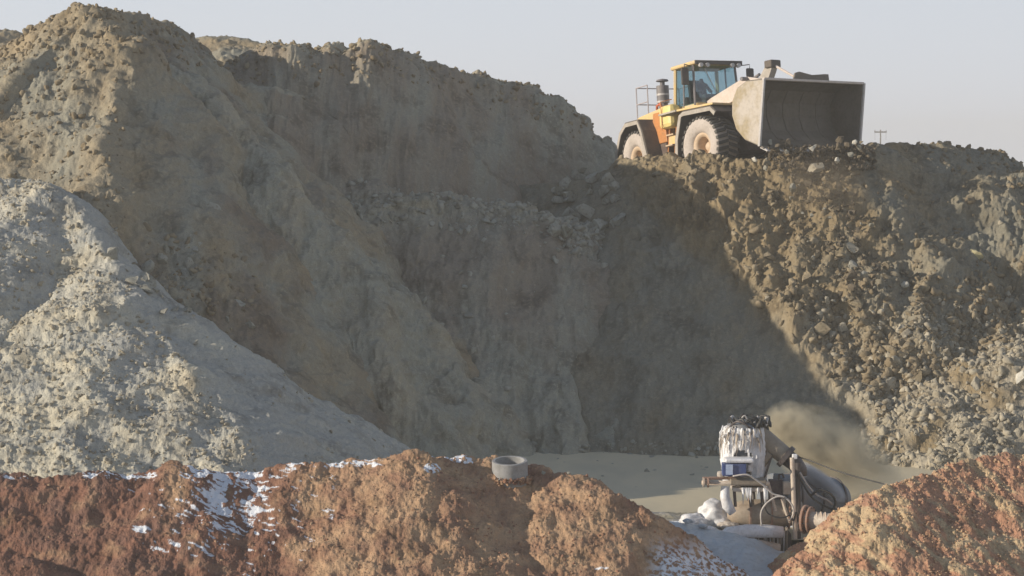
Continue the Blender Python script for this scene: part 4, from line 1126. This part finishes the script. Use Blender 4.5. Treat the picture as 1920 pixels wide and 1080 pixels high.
    B().cyl(q(1414, 890, 0.2), q(1444, 850, 0.1), r_(8), n=16).build('strut', M['steel_brown'], root)
    B().cyl(q(1430, 906, 0.0), q(1448, 852, 0.05), r_(2), n=8).build('stay_rod', M['steel_dark'], root)
    B().cyl(q(1485, 858, -0.35), q(1491, 1010, -0.35), r_(4.2), n=12).build('post', M['pipe_pale'], root)
    B().cyl(q(1496, 868, -0.15), q(1497, 1010, -0.15), r_(5), n=12).build('post', M['steel_dark'], root)
    bxp(1441, 1467, 899, 952, 0.1, 0.35).build('dark_plate', paint('purple_dark_steel', (0.085, 0.06, 0.07), 0.6), root, 0.01)
    bxp(1468, 1486, 903, 926, -0.1, 0.1).build('pale_plate', M['pipe_pale'], root, 0.01)
    B().tube([q(1460, 899, 0), q(1461, 890, 0), q(1467, 889, 0), q(1470, 896, 0)], r_(2.2), 8).build('handle', M['steel_dark'], root)
    for (x0, y0, x1, y1) in ((1440, 905, 1454, 958), (1466, 935, 1480, 980)): B().cyl(q(x0, y0, -.2), q(x1, y1, -.2), r_(3.2), n=8).build('brace', M['pipe_pale'], root)
    # hoses
    def hose(pts, rad, mat):
        P3 = [q(*p) for p in pts]; out = []
        for i in range(len(P3) - 1):
            a, b, c_, d = P3[max(i - 1, 0)], P3[i], P3[i + 1], P3[min(i + 2, len(P3) - 1)]
            for t in np.linspace(0, 1, 7)[:-1]:
                out.append(0.5 * ((2 * b) + (c_ - a) * t + (2 * a - 5 * b + 4 * c_ - d) * t * t + (3 * b - a - 3 * c_ + d) * t ** 3))
        out.append(P3[-1]); return B().tube(out, rad, 8).build('hose', M[mat], root, smooth=True)
    hose([(1374, 893, -.7), (1400, 890, -.75), (1418, 900, -.7), (1434, 912, -.65), (1450, 926, -.6), (1470, 932, -.6), (1484, 945, -.6), (1488, 962, -.6), (1480, 976, -.55)], 0.022, 'hose_frost')
    hose([(1428, 985, -.6), (1427, 962, -.6), (1436, 945, -.65), (1455, 932, -.65), (1472, 932, -.65)], 0.022, 'hose_frost')
    hose([(1430, 942, -.5), (1440, 962, -.55), (1458, 970, -.6), (1476, 968, -.6), (1487, 955, -.55)], 0.018, 'rubber')
    hose([(1472, 934, -.5), (1478, 960, -.55), (1488, 976, -.55), (1492, 960, -.5)], 0.022, 'rubber')
    hose([(1495, 886, -.3), (1510, 915, -.2), (1525, 935, -.1), (1545, 948, -.1), (1565, 957, 0)], 0.025, 'rubber')
    hose([(1500, 886, -.3), (1516, 912, -.2), (1532, 928, -.1), (1552, 938, -.1), (1568, 952, 0)], 0.022, 'hose_frost')
    hose([(1520, 930, -.1), (1536, 918, -.2), (1556, 925, -.2), (1566, 940, -.1), (1562, 958, -.1)], 0.03, 'rubber')
    # suction stub with big rusty flanges
    c0 = q(1512, 974, -0.9); ax = Vector((0.86, -0.45, -0.02)).normalized()
    fg = B().cyl(c0 - ax * 0.06, c0, r_(27), n=36).build('pipe_flange', M['rust'], root, 0.01)
    B().cyl(c0 + ax * 0.08, c0 + ax * 0.13, r_(25), n=36).build('pipe_flange', M['rust'], root, 0.01)
    for k in range(12):
        a = 2 * math.pi * k / 12; u = ax.orthogonal().normalized(); w = ax.cross(u)
        pc = c0 + (u * math.cos(a) + w * math.sin(a)) * r_(23)
        B().cyl(pc - ax * .10, pc + ax * .16, 0.014, n=6).build('bolt', M['steel_dark'], fg)
    B().cyl(c0 - ax * 0.02, c0 + ax * 1.2, r_(15.5), n=28).build('suction_pipe', M['pipe_pale'], root, smooth=False)
    for t in (0.25, 0.36, 0.47): B().lathe([(r_(15.5), -0.02), (r_(17.5), 0), (r_(15.5), 0.02)], c0 + ax * t, 'x', 28).build('pipe_collar', M['pipe_pale'], root)
    # frozen curtain below the casing
    for k in range(60):
        x = r.uniform(1378, 1478); y = 990 + r.uniform(-2, 6); B().tube([q(x, y, -0.18 - .1 * r.rand()), q(x + r.uniform(-1, 1), y + r.uniform(18, 62), -0.2)], [r.uniform(.015, .035), 0.008], 5).build('icicle', M[('ice_dirty', 'ice', 'steel_brown')[r.randint(3)]], root, smooth=True)
    return root
pump()

# the blue drum floating behind the pump, its spray and the plume
da, db = P(1447, 930, 59.0), P(1560, 938, 60.2)
drum = empty('steel_drum', da); tag(drum, 'dark blue steel float drum lying behind the pump under the spray', 'drum')
TD = Matrix.Translation(-da); dax = (db - da).normalized()
dm = MB(TD); dm.cyl(da, db, 0.56, n=48); shell = dm.build('drum_shell', M['drum_blue'], drum, 0.03, smooth=False)
MB(TD).cyl(db, db + dax * 0.28, 0.555, 0.40, 48).build('drum_end', M['drum_blue'], drum, 0.03)
for t in (0.25, 0.6, 0.97): MB(TD).cyl(da + (db - da) * t - dax * .02, da + (db - da) * t + dax * .02, 0.585, n=48).build('drum_hoop', M['steel_dark'], drum)

def vol(name, mesh_pts, dens, col, label, cat, aniso=0.2, scale=1.0, thr=(0.42, 0.75), stretch=(1, 1, 1)):
    m = bpy.data.materials.new(name); m.use_nodes = True; nt = m.node_tree; N, L = nt.nodes, nt.links
    N.remove(N['Principled BSDF'])
    pv = N.new('ShaderNodeVolumePrincipled'); pv.inputs['Color'].default_value = rgb(col); pv.inputs['Anisotropy'].default_value = aniso
    g_ = N.new('ShaderNodeTexCoord'); mp = N.new('ShaderNodeMapping'); mp.inputs['Scale'].default_value = stretch; L.new(g_.outputs['Object'], mp.inputs['Vector'])
    nz = noise(nt, mp.outputs[0], scale, 4, 0.6, 0.4)
    # density falls off from the middle of the unit ball
    ln = N.new('ShaderNodeVectorMath'); ln.operation = 'LENGTH'; L.new(g_.outputs['Object'], ln.inputs[0])
    fall = ramp(nt, ln.outputs['Value'], 1.0, 0.25)
    a_ = N.new('ShaderNodeMath'); a_.operation = 'MULTIPLY'; L.new(ramp(nt, nz, *thr), a_.inputs[0]); L.new(fall, a_.inputs[1])
    b_ = N.new('ShaderNodeMath'); b_.operation = 'MULTIPLY'; L.new(a_.outputs[0], b_.inputs[0]); b_.inputs[1].default_value = dens
    L.new(b_.outputs[0], pv.inputs['Density']); L.new(pv.outputs[0], N['Material Output'].inputs['Volume'])
    o = None
    for (c, s3, rot) in mesh_pts:
        bm = bmesh.new(); bmesh.ops.create_icosphere(bm, subdivisions=3, radius=1.0)
        me = bpy.data.meshes.new(name); bm.to_mesh(me); bm.free(); me.materials.append(m)
        o = bpy.data.objects.new(name, me); COL.objects.link(o); o.location = c; o.scale = s3; o.rotation_euler = rot
        tag(o, label, cat, kind='stuff')
    return o
vol('dust_plume', [(P(1560, 852, 62.5), (2.1, 0.9, 1.1), (0, R(28), 0))], 9.0, (0.97, 0.88, 0.68), 'tan plume of spray rising behind the pump', 'spray', scale=1.5, thr=(0.40, 0.66))
vol('dust_plume', [(P(1480, 800, 62.5), (0.75, 0.6, 0.7), (0, R(35), 0))], 9.0, (0.97, 0.88, 0.68), 'upper tip of the tan plume above the discharge pipe', 'spray', scale=1.6, thr=(0.38, 0.64))
vol('water_spray', [(P(1536, 902, 59.3), (0.85, 0.30, 0.26), (0, R(36), 0))], 26.0, (0.99, 0.99, 1.0), 'white water spray shooting over the drum', 'spray', scale=1.6, thr=(0.25, 0.55), stretch=(0.7, 2, 2))

# mooring cable
cp = [P(1492, 855, 58.0), P(1520, 864, 57.6), P(1560, 880, 57.2), P(1605, 894, 56.6), P(1652, 906, 55.9), P(1675, 914, 55.5)]
o = MB().tube(cp, 0.018, 6).build('cable', M['rubber'], smooth=True); tag(o, 'thin black cable running from the pump to the orange mound', 'cable')

# ------------------------------------------------------------------ ice
def ice_field(name, pts, sl, sr, pxr, Yr, nc, nr, mat, label, amp=0.05, rnd=0.3, lump=0.0, seed=5, e1=0):
    a = np.linspace((pxr[0] - 960) / F, (pxr[1] - 960) / F, nc); yy = np.linspace(Yr[0], Yr[1], nr)
    A, Y = np.meshgrid(a, yy); X = A * Y
    x, y = warp(X, Y, 0.12, 0.9, seed)
    h = ridge(x, y, pts, sl, sr, rnd=rnd, e1=e1)
    h = h + amp * fbm(X / 0.5, (Y + h) / 0.5, seed + 3, 3) + lump * clods(X, 0.8 * (Y + h), 0.5, seed + 4, 0.8)
    V = np.stack([X, Y, h], -1); k = h > -1.3
    keep = k[:-1, :-1] & k[1:, 1:]
    o = grid_mesh(name, V, nr, nc, keep, np.zeros(V.shape), M[mat]); return tag(o, label, 'ice')
ice_field('ice_mound', PL((1215, 972, 57.2), (1250, 978, 57.4), (1320, 986, 57.4), (1370, 1002, 57.0), (1400, 1030, 56.5), (1430, 1068, 55.9)), 0.42, 0.5, (1180, 1500), (52.5, 60), 330, 260, 'ice_blue', 'smooth blue grey sheet of frozen spray beside the pump', 0.05, 0.35)
ice_field('ice_mound', PL((1262, 984, 58.6), (1300, 968, 58.8), (1330, 962, 59), (1350, 950, 59), (1372, 962, 59)), 0.75, 0.9, (1230, 1410), (56.5, 61), 220, 180, 'ice', 'white lumpy ice bank between the pond and the pump', 0.10, 0.25, 0.35, 15)
def blob_ice(px, py, Y, s3, mat, label, seed):
    bm = bmesh.new(); bmesh.ops.create_icosphere(bm, subdivisions=4, radius=1.0)
    v = np.array([p.co[:] for p in bm.verts])
    k = 1 + 0.28 * fbm(v[:, 0] * 1.3 + 5 * seed, v[:, 1] * 1.3 + v[:, 2] * 0.9, seed, 3)
    for p, kk in zip(bm.verts, k): p.co = p.co * float(kk)
    me = bpy.data.meshes.new('ice_lump'); bm.to_mesh(me); bm.free(); me.materials.append(M[mat])
    me.polygons.foreach_set('use_smooth', [True] * len(me.polygons))
    o = bpy.data.objects.new('ice_lump', me); COL.objects.link(o); o.location = P(px, py, Y); o.scale = s3; return tag(o, label, 'ice')
blob_ice(1342, 966, 58.4, (0.46, 0.4, 0.36), 'ice', 'tall white ice lump left of the pump casing', 1)
blob_ice(1300, 978, 58.2, (0.34, 0.3, 0.2), 'ice', 'low white ice lump on the pond side of the frozen sheet', 2)
blob_ice(1382, 1024, 57.4, (0.27, 0.25, 0.18), 'ice', 'round white ice knob under the iced pipe', 3)
blob_ice(1365, 985, 57.9, (0.25, 0.2, 0.10), 'ice_dirty', 'dirty ice lump against the left end of the casing', 4)
o = MB().tube([P(1345, 1012, 57.2), P(1365, 1000, 57.3), P(1400, 996, 57.4), P(1440, 996, 57.5), P(1468, 998, 57.5)], [0.10, 0.15, 0.17, 0.16, 0.14], 14).build('iced_pipe', M['ice'], smooth=True, disp=None); tag(o, 'thick ice covered pipe lying under the pump casing', 'pipe')
o = MB().tube([P(1352, 1010, 57.15), P(1375, 1014, 57.2), P(1420, 1022, 57.4), P(1460, 1030, 57.5)], [0.09, 0.12, 0.14, 0.14], 14).build('iced_pipe', M['ice_dirty'], smooth=True); tag(o, 'dirtier ice covered pipe below the white one', 'pipe')
ar = [P(1396, 1052, 56.8), P(1399, 1042, 56.8), P(1405, 1037, 56.8), P(1414, 1037, 56.8), P(1420, 1042, 56.8), P(1424, 1050, 56.8)]
o = MB().tube(ar, [0.04, 0.07, 0.08, 0.08, 0.07, 0.04], 10).build('ice_arch', M['ice'], smooth=True); tag(o, 'small white ice arch at the bottom of the frozen sheet', 'ice')
o = MB().tube([P(1385, 1085, 56.4), P(1405, 1068, 56.5), P(1430, 1060, 56.7), P(1460, 1062, 57)], 0.17, 16).build('drain_pipe', M['steel_brown'], smooth=True); tag(o, 'muddy drain pipe below the ice arch', 'pipe')

# ------------------------------------------------------------------ concrete ring
rc = P(956, 882, 55.1)
rg = MB().lathe([(0.405, -0.50), (0.405, 0.22), (0.395, 0.235), (0.335, 0.235), (0.325, 0.22), (0.325, -0.5), (0.405, -0.50)], (0, 0, 0), 'z', 56).build('concrete_ring', paint('wet_concrete', (0.33, 0.335, 0.34), 0.85, (0.22, 0.22, 0.21), 0.8, scale=5), smooth=False, bevel=0)
rg.location = rc; rg.rotation_euler = (R(9), R(-1), 0)
tag(rg, 'grey concrete manhole ring standing half sunk on the red mound', 'concrete ring')

# ------------------------------------------------------------------ haze
hb = MB().box(-720, 720, -40, 780, -2.2, 22).build('haze', M['grey'])
hm = bpy.data.materials.new('haze'); hm.use_nodes = True; hm.node_tree.nodes.remove(hm.node_tree.nodes['Principled BSDF'])
hv = hm.node_tree.nodes.new('ShaderNodeVolumePrincipled'); hv.inputs['Color'].default_value = (0.93, 0.90, 0.84, 1); hv.inputs['Density'].default_value = 0.0010; hv.inputs['Anisotropy'].default_value = 0.1
hm.node_tree.links.new(hv.outputs[0], hm.node_tree.nodes['Material Output'].inputs['Volume'])
hb.data.materials.clear(); hb.data.materials.append(hm); tag(hb, 'thin cold haze over the pit', kind='stuff')

q = [(rng.uniform(1010, 1330), 838 + rng.uniform(-6, 60)) for _ in range(14)]
for p in hits(q): stone('stone', p, rng.uniform(0.04, 0.09), 'clod_wall', 'small dark stone frozen into the pond surface', 'stone', 'stones frozen into the pond', sink=0.6)
merged('rubble', M['clod_wall'], hits([(rng.uniform(980, 1640), 846 + rng.uniform(-14, 8)) for _ in range(260)]), radii(260, 0.03, 0.14, 44, 3), GEO1, 'crumbled earth along the far shore of the pond')

# soil packed round the foot of the ring, and a few cast marks on it
merged('rubble', M['stone_red'], np.array([[rc[0] + 0.43 * math.cos(a) * rr, rc[1] + 0.43 * math.sin(a) * rr, rc[2] - 0.16 + rng.uniform(-0.10, 0.03)] for a, rr in zip(rng.uniform(math.pi, 2 * math.pi, 170), rng.uniform(1.0, 1.16, 170))]), radii(170, 0.015, 0.055, 51, 2), GEO1, 'crumbs of soil packed round the foot of the concrete ring')
for k in range(9):
    px = rng.uniform(1285, 1400); py = 985 + (px - 1285) * 0.35 + rng.uniform(-14, 30)
    blob_ice(px, py, 57.25, (rng.uniform(.06, .16), rng.uniform(.06, .14), rng.uniform(.04, .09)), ('ice', 'ice_blue')[k % 2], ('small white ice knob on the frozen sheet beside the pump', 'small blue grey ice knob on the frozen sheet beside the pump')[k % 2], 20 + k)['group'] = 'ice knobs on the frozen sheet'

# the stream of earth running down the slope from the bucket
q = [(1500 + 130 * (t ** 0.8) * 0.9 + rng.normal(0, 38), 330 + 300 * t) for t in rng.rand(80) ** 1.3]
for p in hits(q):
    v_ = Vector(p) + Vector((0, -rng.uniform(0.2, 0.9), rng.uniform(0.1, 0.5)))
    stone('earth_clod', v_, 0.05 + 0.14 * rng.rand() ** 2.5, ('clod_dark', 'clod', 'clod_dark', 'clod_wall')[rng.randint(4)], 'clod tumbling down the slope below the tipped bucket', 'clod', 'clods tumbling down below the bucket')
w_st = lambda px, py: np.exp(-((px - 1505 - (py - 300) * 0.36) / (45 + (py - 300) * 0.16)) ** 2) * sstep(285, 330, py) * sstep(640, 400, py)
merged('loose_earth', M['clod_dark'], surf_points('right', 2600, w_st, 61) + rng.uniform(0, 0.12, (2600, 3)), radii(2600, 0.02, 0.13, 62, 4), GEO1, 'dark stream of fresh earth sliding down the slope below the bucket')
vol('dust', [(P(1545, 345, 83.0), (2.1, 0.8, 1.5), (0, R(30), 0))], 0.9, (0.55, 0.47, 0.36), 'brown dust hanging below the tipping bucket', 'dust', scale=1.8, thr=(0.40, 0.66))
